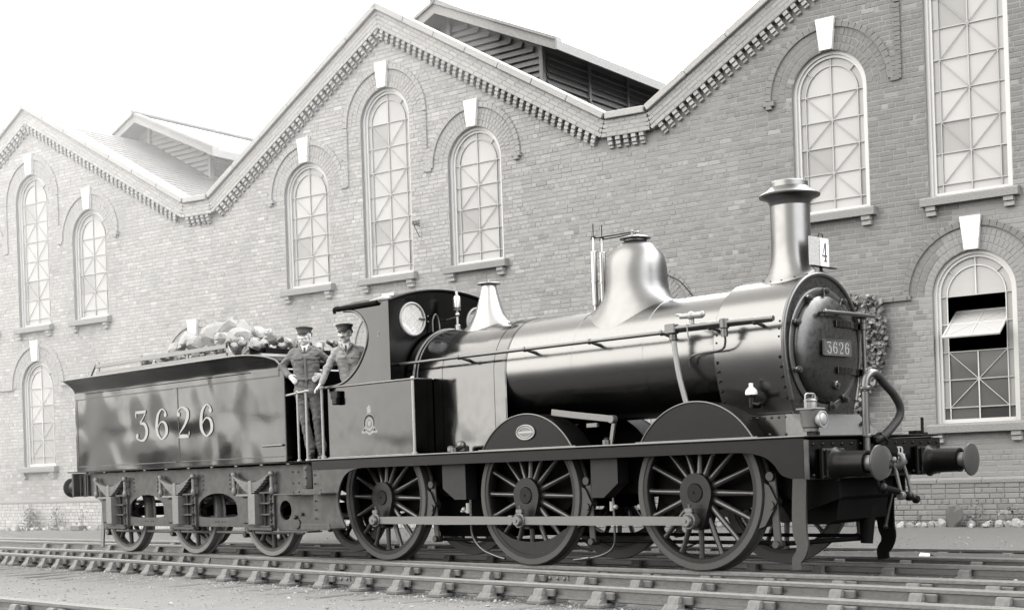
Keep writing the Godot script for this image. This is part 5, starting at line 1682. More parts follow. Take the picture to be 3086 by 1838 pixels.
func front_end(L: Node3D) -> void:
	var bm := MB.new(); bm.box(Vector3(4.02, 1.10, 0), Vector3(.06, .375, 2.44), .006)
	obj("buffer_beam", bm, M.paint, L)
	var tp := MB.new(); tp.box(Vector3(4.045, 1.315, 0), Vector3(.07, .012, 2.46), .003); obj("beam_capping", tp, M.iron, L)
	var rv := MB.new()
	for y in [1.24, .95]: rivets(rv, line(Vector3(4.05, y, -1.15), Vector3(4.05, y, 1.15), 15), .018, Vector3(1, 0, 0))
	for z in [-.50, -.40, .40, .50]: rivets(rv, [Vector3(4.05, 1.12, z), Vector3(4.05, 1.03, z)], .018, Vector3(1, 0, 0))
	obj("rivet_row", rv, M.iron, L)
	for z in [-.87, .87]: buffer(L, 4.05, z, 1.0)
	# drawhook and screw coupling
	var dk := MB.new()
	dk.cyl(Vector3(4.05, 1.05, -.06), Vector3(4.075, 1.05, -.06), .16, -1, 28, .006)
	dk.cyl(Vector3(4.07, 1.05, -.06), Vector3(4.11, 1.05, -.06), .09, -1, 22, .01)
	var hook := []
	for i in 9: hook.append(Vector3(4.20 + .085 * sin(deg_to_rad(-90 + i * 30)) , 1.05 + .0 + .075 * cos(deg_to_rad(-90 + i * 30)), -.06))
	dk.tube([Vector3(4.08, 1.04, -.06), Vector3(4.16, 1.03, -.06), Vector3(4.24, 1.01, -.06), Vector3(4.285, 1.05, -.06), Vector3(4.27, 1.11, -.06), Vector3(4.23, 1.13, -.06)], [.045, .045, .042, .038, .03, .018], 10)
	obj("drawhook", dk, M.steel, L)
	var sc := part("screw_coupling", L)
	for z in [-.155, .035]:
		var lm := MB.new()
		var z2: float = z - .055
		lm.tube([Vector3(4.20, 1.06, z2 * .8 - .01), Vector3(4.22, .88, z2 - .03), Vector3(4.24, .74, z2 - .05)], .019, 8)
		lm.ball(Vector3(4.20, 1.07, z2 * .8 - .01), .034, 10)
		lm.cyl(Vector3(4.24, .72, z2 - .08), Vector3(4.24, .72, z2 - .02), .043, -1, 12, .006)
		obj("link", lm, M.steel, sc)
	var sw := MB.new()
	sw.tube([Vector3(4.20, .80, .17), Vector3(4.22, .76, -.05), Vector3(4.25, .68, -.32)], [.036, .034, .03], 12)
	sw.ball(Vector3(4.20, .80, .19), .055, 10); sw.ball(Vector3(4.24, .71, -.22), .05, 10); sw.cyl(Vector3(4.25, .68, -.31), Vector3(4.255, .67, -.35), .042, -1, 12, .006)
	obj("screw", sw, M.iron, sc)
	var tb := MB.new(); tb.tube([Vector3(4.22, .74, .06), Vector3(4.215, .58, .13), Vector3(4.21, .43, .19)], [.016, .016, .02], 8); tb.ball(Vector3(4.21, .43, .19), .028, 8)
	obj("tommy_bar", tb, M.iron, sc)
	var bl := MB.new()
	for z in [.12, .22]: bl.tube([Vector3(4.14, 1.0, z), Vector3(4.16, .85, z), Vector3(4.19, .76, z)], .02, 8)
	obj("shackle", bl, M.black, sc)
	text("painted_letter", "R", Transform3D(Basis(Vector3(0, 0, -.8), Vector3(0, 1, 0), Vector3(1, 0, 0)), Vector3(4.053, 1.115, -.405)), .24, M.cream, L)
	# vacuum standpipe and hose
	var vp := MB.new()
	vp.tube([Vector3(4.09, .95, .28), Vector3(4.09, 1.30, .28), Vector3(4.09, 1.74, .28)], .036, 14)
	vp.cyl(Vector3(4.09, 1.76, .28), Vector3(4.09, 1.79, .28), .062, -1, 18, .006)
	vp.cyl(Vector3(4.09, 1.30, .28), Vector3(4.09, 1.33, .28), .055, -1, 16, .005)
	vp.tube(curve([Vector3(4.09, 1.78, .28), Vector3(4.09, 1.86, .26), Vector3(4.10, 1.915, .19), Vector3(4.11, 1.92, .12), Vector3(4.115, 1.89, .06)], 5), .040, 12)
	obj("vacuum_standpipe", vp, M.trim, L)
	var hp := curve([Vector3(4.115, 1.895, .07), Vector3(4.12, 1.82, -.03), Vector3(4.13, 1.72, -.18), Vector3(4.135, 1.60, -.285), Vector3(4.13, 1.50, -.28), Vector3(4.12, 1.40, -.16), Vector3(4.11, 1.32, -.03), Vector3(4.105, 1.285, .06)], 12)
	var rr := []
	for i in hp.size(): rr.append(.043 if i % 2 == 0 else .034)
	var hm := MB.new(); hm.tube(hp, rr, 14); obj("vacuum_hose", hm, M.rubber, L)
	var cp := MB.new()
	cp.cyl(Vector3(4.105, 1.30, .04), Vector3(4.10, 1.26, .14), .055, .05, 16, .006); cp.box(Vector3(4.12, 1.27, .12), Vector3(.05, .06, .12), .01)
	cp.tube([Vector3(4.13, 1.335, .10), Vector3(4.16, 1.25, .0)], .014, 8)
	obj("hose_coupling", cp, M.iron, L)
	for z in [-.92, .95]:
		var lb := MB.new(); lb.box(Vector3(3.93, 1.345, z), Vector3(.10, .04, .08), .004); obj("lamp_iron", lb, M.iron, L)
	var pk := MB.new(); pk.box(Vector3(3.985, 1.405, -.98), Vector3(.012, .19, .05), .003); pk.box(Vector3(3.985, 1.33, -1.02), Vector3(.03, .03, .1), .003)
	obj("lamp_iron", pk, M.iron, L)

# ---------- the tender ----------
func tender() -> void:
	var X := thing("tender", "six-wheeled tender lettered 3626 coupled behind the locomotive", "tender", Vector3(-7.1, 0, 0))
	var Z := 1.08
	var x0 := -10.19; var x1 := -4.33
	var body := MB.new()
	body.box(Vector3((x0 + x1) * .5, 1.945, 0), Vector3(x1 - x0, 1.27, Z * 2), .02)
	obj("tank", body, M.sheet, X)
	# flared coping with rounded front ends
	for sd in [-1.0, 1.0]:
		var fl := MB.new()
		var nx := 48; var nt := 10
		var P := func(i: int, j: int) -> Vector3:
			var x := lerpf(x0 - .16, x1 + .005, float(i) / nx)
			var hgt := .235
			if x > -5.45: hgt = .235 * sqrt(maxf(0.0, 1.0 - pow((x + 5.45) / (5.45 + x1 + .005), 2.6)))
			var t := float(j) / nt * hgt / .235
			var a := t * 1.15
			var zz := Z + .145 * (1.0 - cos(a)) / (1.0 - cos(1.15))
			var xx := maxf(x, x0 - .16 * (1.0 - cos(a)) / (1.0 - cos(1.15)))
			return Vector3(xx, 2.575 + .235 * t, sd * zz)
		for i in nx:
			for j in nt:
				var a: Vector3 = P.call(i, j); var b: Vector3 = P.call(i + 1, j); var c: Vector3 = P.call(i + 1, j + 1); var d: Vector3 = P.call(i, j + 1)
				if (c - a).cross(d - b).length() < 1e-7: continue
				var n0 := func(t: float) -> Vector3:
					var a2 := t * 1.15
					return Vector3(0, -sin(a2) * .55, sd * cos(a2)).normalized()
				var hA := (a.y - 2.575) / .235; var hD := (d.y - 2.575) / .235; var hB := (b.y - 2.575) / .235; var hC := (c.y - 2.575) / .235
				fl.tri(a, b, c, n0.call(hA), n0.call(hB), n0.call(hC)); fl.tri(a, c, d, n0.call(hA), n0.call(hC), n0.call(hD))
		obj("flared_coping", fl, M.sheet, X)
		var eb := MB.new(); var ep := []
		for i in nx + 1: ep.append(P.call(i, nt))
		ep.append(Vector3(x1 + .005, 2.4, sd * Z)); ep.append(Vector3(x1 + .005, 1.33, sd * Z))
		eb.tube(ep, .014, 8); obj("edge_bead", eb, M.trim, X)
		# flat beading strips round the two panels
		var sb := MB.new()
		for q in [[x0, x1 - .1, 2.485, 2.565], [x0, x1, 1.315, 1.385], [x0, x0 + .055, 1.385, 2.485], [-7.13, -7.03, 1.385, 2.485]]:
			sb.box(Vector3((q[0] + q[1]) * .5, (q[2] + q[3]) * .5, sd * (Z + .003)), Vector3(q[1] - q[0], q[3] - q[2], .008), .003)
		obj("panel_beading", sb, M.sheet, X)
		var ln := MB.new()
		for q in [[x0 + .055, -7.13, 2.472, 2.485], [-7.03, x1 - .1, 2.472, 2.485], [x0 + .055, -7.13, 1.385, 1.395], [-7.03, x1 - .06, 1.385, 1.395], [x0 + .055, x0 + .068, 1.385, 2.485], [-7.03, -7.017, 1.385, 2.485]]:
			ln.box(Vector3((q[0] + q[1]) * .5, (q[2] + q[3]) * .5, sd * (Z + .002)), Vector3(q[1] - q[0], q[3] - q[2], .006), 0)
		obj("beading_shadow", ln, M.ink, X)  # dark strips painting the shadow line inside the beading
		var hb := MB.new(); hb.tube([Vector3(-4.83, 1.54, sd * (Z + .03)), Vector3(-4.36, 1.54, sd * (Z + .03))], .014, 8)
		hb.cyl(Vector3(-4.8, 1.54, sd * Z), Vector3(-4.8, 1.54, sd * (Z + .03)), .01, -1, 6); hb.cyl(Vector3(-4.4, 1.54, sd * Z), Vector3(-4.4, 1.54, sd * (Z + .03)), .01, -1, 6)
		obj("grab_rail", hb, M.trim, X)
		# coal rails
		for q in [[3.03, .065], [2.905, .06]]:
			var rb := MB.new(); rb.box(Vector3(-7.92, q[0], sd * .86), Vector3(3.9, q[1], .02), .004)
			obj("coal_rail", rb, M.trim, X)
		for x in [-9.80, -8.45, -7.1]:
			var br := MB.new(); br.box(Vector3(x, 2.92, sd * .845), Vector3(.06, .34, .02), .003); obj("rail_bracket", br, M.trim, X)
		var cp := MB.new()
		var pl := v2([-6.02, 2.76, -6.02, 3.062]); pl.append_array(curve(v2([-5.98, 3.06, -5.93, 2.96, -5.80, 2.88, -5.60, 2.84, -5.35, 2.82]), 5)); pl.append_array(v2([-5.30, 2.76]))
		cp.prism(pl, side(0), sd * .85, sd * .87); obj("rail_end_plate", cp, M.trim, X)
		var en := MB.new(); en.tube([Vector3(-9.86, 3.06, sd * .86), Vector3(-10.02, 2.90, sd * .86), Vector3(-10.1, 2.78, sd * .86)], .016, 8); obj("rail_stay", en, M.trim, X)
		# painted number
		var nm := MB.new()
		var xs := [-8.26, -7.665, -7.06, -6.43]
		for i in 4:
			var sx := .52
			var bs := Basis(Vector3(sx * sd, 0, 0), Vector3(0, .465, 0), Vector3(0, 0, sd))
			var ox: float = xs[i] if sd > 0 else (-xs[i] - 14.1 + 0.0)
			nm.col = Color(1, 1, 1)
			digit(nm, "3626"[i], Transform3D(bs, Vector3(ox - (.03 * sd), 1.735, sd * (Z + .0095))), 0.0, 1.0)
		obj("painted_number", nm, M.cream, X)
		# footplate end: handrail pillars and top rail
		for q in [[-4.06, 1.06], [-3.87, 1.06]]:
			var pm := MB.new()
			pm.cyl(Vector3(q[0], 1.30, sd * q[1]), Vector3(q[0], 2.24, sd * q[1]), .0165, -1, 12)
			pm.cyl(Vector3(q[0], 1.30, sd * q[1]), Vector3(q[0], 1.335, sd * q[1]), .034, .028, 12); pm.ball(Vector3(q[0], 2.235, sd * q[1]), .026, 8)
			obj("handrail_pillar", pm, M.bright, X)
		var tr := MB.new(); tr.tube([Vector3(-4.32, 2.205, sd * 1.06), Vector3(-4.06, 2.225, sd * 1.06), Vector3(-3.87, 2.235, sd * 1.06), Vector3(-3.78, 2.24, sd * 1.06)], .016, 8)
		obj("hand_rail", tr, M.bright, X)
	var tp := MB.new()
	tp.box(Vector3((x0 + x1) * .5 - .5, 2.74, 0), Vector3(x1 - x0 - 1.1, .02, 2.3), .003)
	tp.box(Vector3(x0 + .02, 2.66, 0), Vector3(.02, .18, 2.1), .004)
	tp.box(Vector3(-5.46, 2.80, 0), Vector3(.02, .34, 1.7), .003)
	tp.box(Vector3(-5.42, 2.88, .58), Vector3(.05, .30, .05), .006)
	obj("tank_top", tp, M.iron, X)
	var ft := MB.new()
	ft.box(Vector3(-4.0, 1.30, 0), Vector3(.72, .025, 2.36), .004)
	obj("footplate", ft, M.iron, X)
	var sh := MB.new(); sh.box(Vector3(-4.36, 1.95, 0), Vector3(.08, 1.2, 1.1), .01); sh.box(Vector3(-4.318, 1.62, -.02), Vector3(.02, .5, .56), .01)
	sh.cyl(Vector3(-4.29, 1.62, .72), Vector3(-4.24, 1.62, .72), .06, -1, 14, .01)
	obj("tender_front", sh, M.soot, X)
	var rp := MB.new(); rp.box(Vector3(-7.0, 1.302, 0), Vector3(6.7, .02, 2.36), .004); obj("platform", rp, M.iron, X)
	for sd in [-1.0, 1.0]:
		for k in 10:
			var bo := MB.new(); bo.box(Vector3(-9.75 + k * .62, 1.285, sd * 1.15), Vector3(.07, .03, .05), .006)
			obj("platform_bolt", bo, M.trim, X)
	# --- outside frames ---
	for sd in [-1.0, 1.0]:
		var outer := v2([-10.20, 1.27, -3.74, 1.27, -3.72, .385, -4.62, .385, -4.64, .425, -9.46, .425, -9.50, .80, -9.62, .87, -9.74, .90, -10.20, .905])
		var holes := []
		for c in [-8.09, -6.11]:
			var h := v2([c - .42, .57])
			h = curve(v2([c - .50, .64, c - .42, .565, c + .42, .565, c + .50, .64]), 4)
			h.append_array(curve(v2([c + .50, .70, c + .44, .80, c + .22, .885, c, .905, c - .22, .885, c - .44, .80, c - .50, .70]), 4))
			holes.append(h)
		holes.append(arc(-4.44, .655, .135, 0, 360, 28).slice(0, 28))
		var fm := MB.new()
		for q in holed(outer, holes): fm.prism(q, side(0), sd * 1.015, sd * 1.04)
		for x in [-8.45, -6.47, -7.75, -5.77]: rivets(fm, line(Vector3(x, 1.16, sd * 1.04), Vector3(x, .97, sd * 1.04), 4), .017, Vector3(0, 0, sd))
		for x in [-8.15, -8.08, -7.98, -7.91, -6.17, -6.10, -6.0, -5.93]: rivets(fm, [Vector3(x, .50, sd * 1.04)], .014, Vector3(0, 0, sd))
		for x in [-4.25, -4.12]:
			for y in [1.17, 1.02, .90]: rivets(fm, [Vector3(x, y, sd * 1.04)], .016, Vector3(0, 0, sd))
		obj("outside_frame", fm, M.dusty, X)
		var db := MB.new()
		db.box(Vector3(-3.80, 1.09, sd * 1.10), Vector3(.16, .38, .14), .05)
		rivets(db, line(Vector3(-3.78, 1.2, sd * 1.17), Vector3(-3.78, .98, sd * 1.17), 3), .02, Vector3(0, 0, sd))
		obj("drag_box_end", db, M.dusty, X)
		for q in [[-4.05, .875, .70], [-4.05, .375, .78]]:
			var sb := MB.new(); sb.box(Vector3(q[0], q[1], sd * 1.14), Vector3(q[2], .02, .24), .004); obj("step", sb, M.dusty, X)
		var sr := MB.new(); sr.cyl(Vector3(-4.17, .47, sd * 1.04), Vector3(-4.17, .47, sd * 1.065), .07, -1, 16, .01); sr.ball(Vector3(-4.2, .56, sd * 1.06), .03, 8); sr.ball(Vector3(-4.05, .60, sd * 1.06), .025, 8)
		obj("step_stay", sr, M.dusty, X)
		for w in [-5.119, -7.10, -9.081]:
			wheel(X, w, sd, .635, 10, deg_to_rad(90), "plain", M.dusty, M.dusty2)
			# axlebox with hornblock
			var ab := part("axlebox", X)
			var am := MB.new()
			am.box(Vector3(w - .10, .66, sd * 1.09), Vector3(.22, .38, .12), .02)
			obj("box", am, M.dusty, ab)
			var ac := MB.new(); ac.prism(v2([w + .0, .47, w + .16, .47, w + .165, .86, w + .005, .86]), side(0), sd * 1.04, sd * 1.19)
			ac.box(Vector3(w - .08, .87, sd * 1.10), Vector3(.46, .03, .16), .006)
			obj("cover", ac, M.dusty2, ab)
			var hm := MB.new()
			hm.box(Vector3(w + .21, .66, sd * 1.05), Vector3(.05, .50, .05), .006); hm.box(Vector3(w + .43, .66, sd * 1.05), Vector3(.05, .50, .05), .006)
			for y in [.435, .60, .755, .90]: hm.box(Vector3(w + .32, y, sd * 1.085), Vector3(.24, .022, .10), .004)
			hm.box(Vector3(w + .345, .66, sd * 1.05), Vector3(.03, .46, .03), .004)
			rivets(hm, line(Vector3(w + .40, .87, sd * 1.075), Vector3(w + .40, .46, sd * 1.075), 8), .018, Vector3(0, 0, sd))
			hm.box(Vector3(w + .12, .405, sd * 1.07), Vector3(.66, .05, .10), .006)
			hm.cyl(Vector3(w - .13, .41, sd * 1.09), Vector3(w - .13, .36, sd * 1.09), .045, -1, 8)
			obj("hornblock", hm, M.dusty, ab)
			# laminated spring
			var sp := part("spring", X)
			for k in 7:
				var lm := MB.new(); var pts := []
				var half := .43 - k * .055
				for j in 11:
					var u := lerpf(-half, half, j / 10.0)
					pts.append(Vector2(w + u, 1.035 - k * .021 + .105 * pow(u / .43, 2)))
				for j in 10:
					var a: Vector2 = pts[j]; var b: Vector2 = pts[j + 1]
					lm.box(Vector3.ZERO, Vector3((b - a).length() + .003, .018, .085), .003, Transform3D(Basis(Vector3(0, 0, 1), (b - a).angle()), Vector3((a.x + b.x) * .5, (a.y + b.y) * .5, sd * 1.105)))
				obj("leaf", lm, M.dusty2, sp)
			var bk := MB.new(); bk.box(Vector3(w, .975, sd * 1.105), Vector3(.085, .19, .105), .008); obj("buckle", bk, M.dusty2, sp)
			for e in [-1.0, 1.0]:
				var gm := MB.new()
				gm.ball(Vector3(w + e * .455, 1.16, sd * 1.10), .045, 10)
				gm.cyl(Vector3(w + e * .455, .98, sd * 1.10), Vector3(w + e * .455, 1.16, sd * 1.10), .026, -1, 10)
				gm.ball(Vector3(w + e * .455, .93, sd * 1.10), .05, 10, Vector3(.8, 1.3, .8))
				gm.box(Vector3(w + e * .455, 1.08, sd * 1.06), Vector3(.05, .10, .06), .006)
				obj("spring_hanger", gm, M.dusty2, sp)
			# brake block on the rear side of the wheel
			var bb := MB.new()
			bb.box(Vector3.ZERO, Vector3(.07, .62, .03), .006, Transform3D(Basis(Vector3(0, 0, 1), .1), Vector3(w - .70, .62, sd * .75)))
			bb.prism([Vector2(w - .61, .46), Vector2(w - .65, .66), Vector2(w - .72, .66), Vector2(w - .70, .44)], side(0), sd * .70, sd * .80)
			bb.cyl(Vector3(w - .67, .30, sd * .70), Vector3(w - .67, .30, sd * .82), .045, -1, 10, .008)
			obj("brake_gear", bb, M.dusty, X)
		var br := MB.new(); br.tube([Vector3(-9.6, .33, sd * .78), Vector3(-4.4, .33, sd * .78)], .022, 8); br.box(Vector3(-7.1, .79, sd * .60), Vector3(4.6, .05, .03), .004); br.box(Vector3(-7.1, .50, sd * .60), Vector3(4.6, .05, .03), .004)
		obj("brake_rod", br, M.dusty2, X)
		var gi := MB.new()
		gi.box(Vector3.ZERO, Vector3(.10, .80, .028), .006, Transform3D(Basis(Vector3(0, 0, 1), -.14), Vector3(-9.57, .47, sd * .98)))
		obj("guard_iron", gi, M.dusty2, X)
		buffer(X, -10.28, sd * .87, -1.0)
	for w in [-5.119, -7.10, -9.081]:
		var am := MB.new(); am.cyl(Vector3(w, .635, -1.0), Vector3(w, .635, 1.0), .075, -1, 16); obj("axle", am, M.black, X)
	var bm := MB.new(); bm.box(Vector3(-10.235, 1.09, 0), Vector3(.07, .38, 2.30), .008); obj("buffer_beam", bm, M.wheel, X)
	var cm := MB.new()
	for sd in [-1.0, 1.0]: cm.box(Vector3(-10.1, 1.08, sd * 1.06), Vector3(.03, .34, .05), .004); cm.box(Vector3(-9.86, 1.08, sd * 1.06), Vector3(.03, .34, .05), .004); cm.box(Vector3(-9.93, 1.08, sd * 1.06), Vector3(.02, .34, .04), .004)
	obj("beam_knee", cm, M.wheel, X)
	var tf := MB.new()
	tf.box(Vector3(-9.6, 1.16, 0), Vector3(1.1, .2, 1.9), .01); tf.box(Vector3(-7.1, 1.24, 0), Vector3(5.9, .09, 1.9), .01)
	obj("underframe", tf, M.soot, X)
	coal()
func rock_mesh(sd: int, m: Material) -> ArrayMesh:
	var r := RandomNumberGenerator.new(); r.seed = sd
	var pts := []
	for i in 15:
		pts.append([Vector3(r.randfn(), r.randfn() * .8, r.randfn()).normalized(), r.randf_range(.60, 1.0)])
	var mb := MB.new()
	var seg := 16; var rows := 10
	var at := func(i: int, k: int) -> Vector3:
		var t := PI * i / rows; var f := TAU * (k % seg) / seg
		var d := Vector3(sin(t) * cos(f), cos(t), sin(t) * sin(f))
		var rad := 1.15
		for p in pts:
			var c: float = d.dot(p[0])
			if c > .05: rad = minf(rad, p[1] / c)
		return d * rad
	for i in rows:
		for k in seg:
			var a: Vector3 = at.call(i, k); var b: Vector3 = at.call(i, k + 1); var c: Vector3 = at.call(i + 1, k + 1); var d: Vector3 = at.call(i + 1, k)
			if i > 0: mb.ftri(a, b, c, a + b + c)
			if i < rows - 1: mb.ftri(a, c, d, a + c + d)
	return mb.mesh(m)
func coal() -> void:
	var ms := []
	for k in 7: ms.append(rock_mesh(30 + k, M.coal))
	var dk := []
	for k in 3: dk.append(rock_mesh(60 + k, M.coaldark))
	# big lumps standing above the rails, placed one by one: x, y, z, size
	var big := [[-8.30, 3.18, .30, .26], [-8.02, 3.30, .25, .22], [-7.62, 3.20, .30, .24], [-7.25, 3.26, .28, .30], [-6.95, 3.34, .25, .26], [-6.72, 3.16, .38, .28], [-6.50, 3.36, .22, .19], [-6.30, 3.10, .45, .27], [-6.22, 3.24, .15, .18], [-5.98, 3.02, .45, .22], [-5.95, 3.18, .2, .17]]
	var labels := ["pale pointed coal lump at the rear end of the heap", "tall pale coal lump second from the rear of the heap", "coal lump with a dark face third from the rear", "largest pale coal block in the middle of the heap", "large cracked coal block leaning on the largest one", "pale round coal lump just behind the rail end plate", "white-topped coal lump at the very top of the heap", "round pale coal lump above the end of the coal rails", "small coal lump behind the white-topped one", "pale coal lump just forward of the rail end plate", "grey coal lump on the forward slope of the heap"]
	for i in big.size():
		var q: Array = big[i]
		var o := inst("coal_lump", ms[i % 7], Transform3D(Basis.from_euler(Vector3(rng.randf() * 6, rng.randf() * 6, rng.randf() * 6)).scaled(Vector3(1, 1.05, .9) * q[3] * .85), Vector3(q[0], q[1] - .02, q[2])), self)
		tag(o, labels[i], "coal", "large coal lumps on the tender")
	for i in 260:
		var x := rng.randf_range(-9.4, -5.35); var z := rng.randf_range(-.75, .78)
		var h := 2.87 + .22 * exp(-pow((x + 7.0) / 1.2, 2)) * (1.0 - absf(z)) + (.10 if x > -6.4 else .0) - .05 * maxf(0.0, x + 5.8)
		var s := rng.randf_range(.035, .09)
		if x < -8.6: h = 2.80; s *= .8
		var o := inst("coal_piece", ms[rng.randi_range(0, 6)] if rng.randf() < .62 else dk[rng.randi_range(0, 2)], Transform3D(Basis.from_euler(Vector3(rng.randf() * 6, rng.randf() * 6, rng.randf() * 6)).scaled(Vector3(s, s, s)), Vector3(x, h + rng.randf() * .12, z)), self)
		tag(o, "one of many small pale pieces of coal heaped on the tender", "coal", "small pieces of coal on the tender")
	var bed := MB.new(); bed.box(Vector3(-7.2, 2.80, 0), Vector3(3.9, .14, 1.62), .04)
	var co := obj("coal_bed", bed, M.coaldark); co.set_meta("kind", "stuff"); tag(co, "fine coal under the lumps on the tender", "coal")

# ---------- people: smooth-joined capsules meshed as surface nets ----------
func net(mb: MB, caps: Array, cell: float, k: float, fold := 0.0) -> void:
	var lo := Vector3(1e9, 1e9, 1e9); var hi := -lo
	for c in caps:
		var r: float = maxf(c[2], c[3]) + cell * 3.0 + k
		for p in [c[0], c[1]]:
			lo = lo.min(p - Vector3(r, r, r)); hi = hi.max(p + Vector3(r, r, r))
	var nx := int((hi.x - lo.x) / cell) + 2; var ny := int((hi.y - lo.y) / cell) + 2; var nz := int((hi.z - lo.z) / cell) + 2
	var g := PackedFloat32Array(); g.resize(nx * ny * nz); g.fill(1.0)
	for c in caps:
		var a: Vector3 = c[0]; var b: Vector3 = c[1]; var ra: float = c[2]; var rb: float = c[3]
		var m := maxf(ra, rb) + cell * 2.5 + k
		var l := ((a.min(b) - Vector3(m, m, m) - lo) / cell).max(Vector3.ZERO); var h := (a.max(b) + Vector3(m, m, m) - lo) / cell
		var ab := b - a; var L2 := maxf(ab.length_squared(), 1e-9)
		for z in range(int(l.z), mini(int(h.z) + 1, nz)):
			for y in range(int(l.y), mini(int(h.y) + 1, ny)):
				var p := lo + Vector3(int(l.x), y, z) * cell
				var i := (z * ny + y) * nx + int(l.x)
				for x in range(int(l.x), mini(int(h.x) + 1, nx)):
					var t := clampf((p - a).dot(ab) / L2, 0.0, 1.0)
					var d := (p - a - ab * t).length() - lerpf(ra, rb, t)
					var e := g[i]
					var q := maxf(k - absf(d - e), 0.0) / k
					g[i] = minf(d, e) - q * q * k * .25
					p.x += cell; i += 1
	if fold > 0.0: # creases in the cloth
		var fn := FastNoiseLite.new(); fn.seed = 21; fn.frequency = 1.0; fn.fractal_type = FastNoiseLite.FRACTAL_RIDGED; fn.fractal_octaves = 2
		var j := 0
		for z in nz:
			for y in ny:
				for x in nx:
					if absf(g[j]) < .05:
						var q := lo + Vector3(x, y, z) * cell
						g[j] += fold * fn.get_noise_3d(q.x * 5.0 + q.y * 4.0, q.y * 9.0 - q.x * 3.0, q.z * 5.0)
					j += 1
	var sx := 1; var sy := nx; var sz := nx * ny
	var vid := {}
	var pos := []; var nor := []
	var off := [0, sx, sy, sx + sy, sz, sx + sz, sy + sz, sx + sy + sz]
	var cor := [Vector3(0, 0, 0), Vector3(1, 0, 0), Vector3(0, 1, 0), Vector3(1, 1, 0), Vector3(0, 0, 1), Vector3(1, 0, 1), Vector3(0, 1, 1), Vector3(1, 1, 1)]
	var edges := [[0, 1], [2, 3], [4, 5], [6, 7], [0, 2], [1, 3], [4, 6], [5, 7], [0, 4], [1, 5], [2, 6], [3, 7]]
	for z in nz - 1:
		for y in ny - 1:
			var i := (z * ny + y) * nx
			for x in nx - 1:
				var v0 := g[i]
				if absf(v0) < cell * 2.2:
					var neg := 0
					for o in off: if g[i + o] < 0.0: neg += 1
					if neg > 0 and neg < 8:
						var s := Vector3.ZERO; var n := 0
						for e in edges:
							var d0 := g[i + off[e[0]]]; var d1 := g[i + off[e[1]]]
							if (d0 < 0.0) != (d1 < 0.0):
								s += cor[e[0]].lerp(cor[e[1]], d0 / (d0 - d1)); n += 1
						vid[i] = pos.size()
						pos.append(lo + (Vector3(x, y, z) + s / n) * cell)
						nor.append(Vector3(g[i + 1] - v0 + g[i + 7 * 0 + sx + sy] - g[i + sy], g[i + sy] - v0 + g[i + sx + sy] - g[i + sx], g[i + sz] - v0 + g[i + sx + sz] - g[i + sx]).normalized())
				i += 1
	for i in vid:
		for ax in [[sx, sy, sz], [sy, sz, sx], [sz, sx, sy]]:
			if (g[i] < 0.0) != (g[i + ax[0]] < 0.0):
				var q := [i, i - ax[1], i - ax[1] - ax[2], i - ax[2]]
				if vid.has(q[1]) and vid.has(q[2]) and vid.has(q[3]):
					var w := q.map(func(j): return vid[j])
					mb.tri(pos[w[0]], pos[w[1]], pos[w[2]], nor[w[0]], nor[w[1]], nor[w[2]])
					mb.tri(pos[w[0]], pos[w[2]], pos[w[3]], nor[w[0]], nor[w[2]], nor[w[3]])
func hand_caps(f: Callable, wrist: Vector3, dir: Vector3, side_v: Vector3, down: Vector3, curl: float) -> Array:
	# wrist point, pointing direction, across the palm (towards the thumb), palm normal; all in the person's frame
	var c := []
	var pm := wrist + dir * .045
	c.append([f.call(wrist - dir * .02), f.call(wrist + dir * .02), .026, .026])
	for s in [-.02, 0.0, .02]: c.append([f.call(wrist + dir * .015 + side_v * s * .8), f.call(wrist + dir * .085 + side_v * s), .017, .014])
	for i in 4:
		var base := wrist + dir * .088 + side_v * (.030 - .020 * i)
		var L: float = [.066, .074, .068, .052][i]
		var d1 := (dir + down * curl * .5).normalized(); var d2 := (dir * (1.0 - curl) + down * curl).normalized(); var d3 := (dir * (.6 - curl) + down).normalized()
		var p1 := base + d1 * L * .45; var p2 := p1 + d2 * L * .32; var p3 := p2 + d3 * L * .25
		c.append([f.call(base), f.call(p1), .0095, .009]); c.append([f.call(p1), f.call(p2), .009, .0082]); c.append([f.call(p2), f.call(p3), .0082, .0072])
	var tb := wrist + dir * .03 + side_v * .028
	var t1 := tb + dir * .035 + side_v * .026 + down * .01
	c.append([f.call(tb), f.call(t1), .014, .0105]); c.append([f.call(t1), f.call(t1 + dir * .03 + side_v * .004 + down * .012), .0105, .008])
	return c
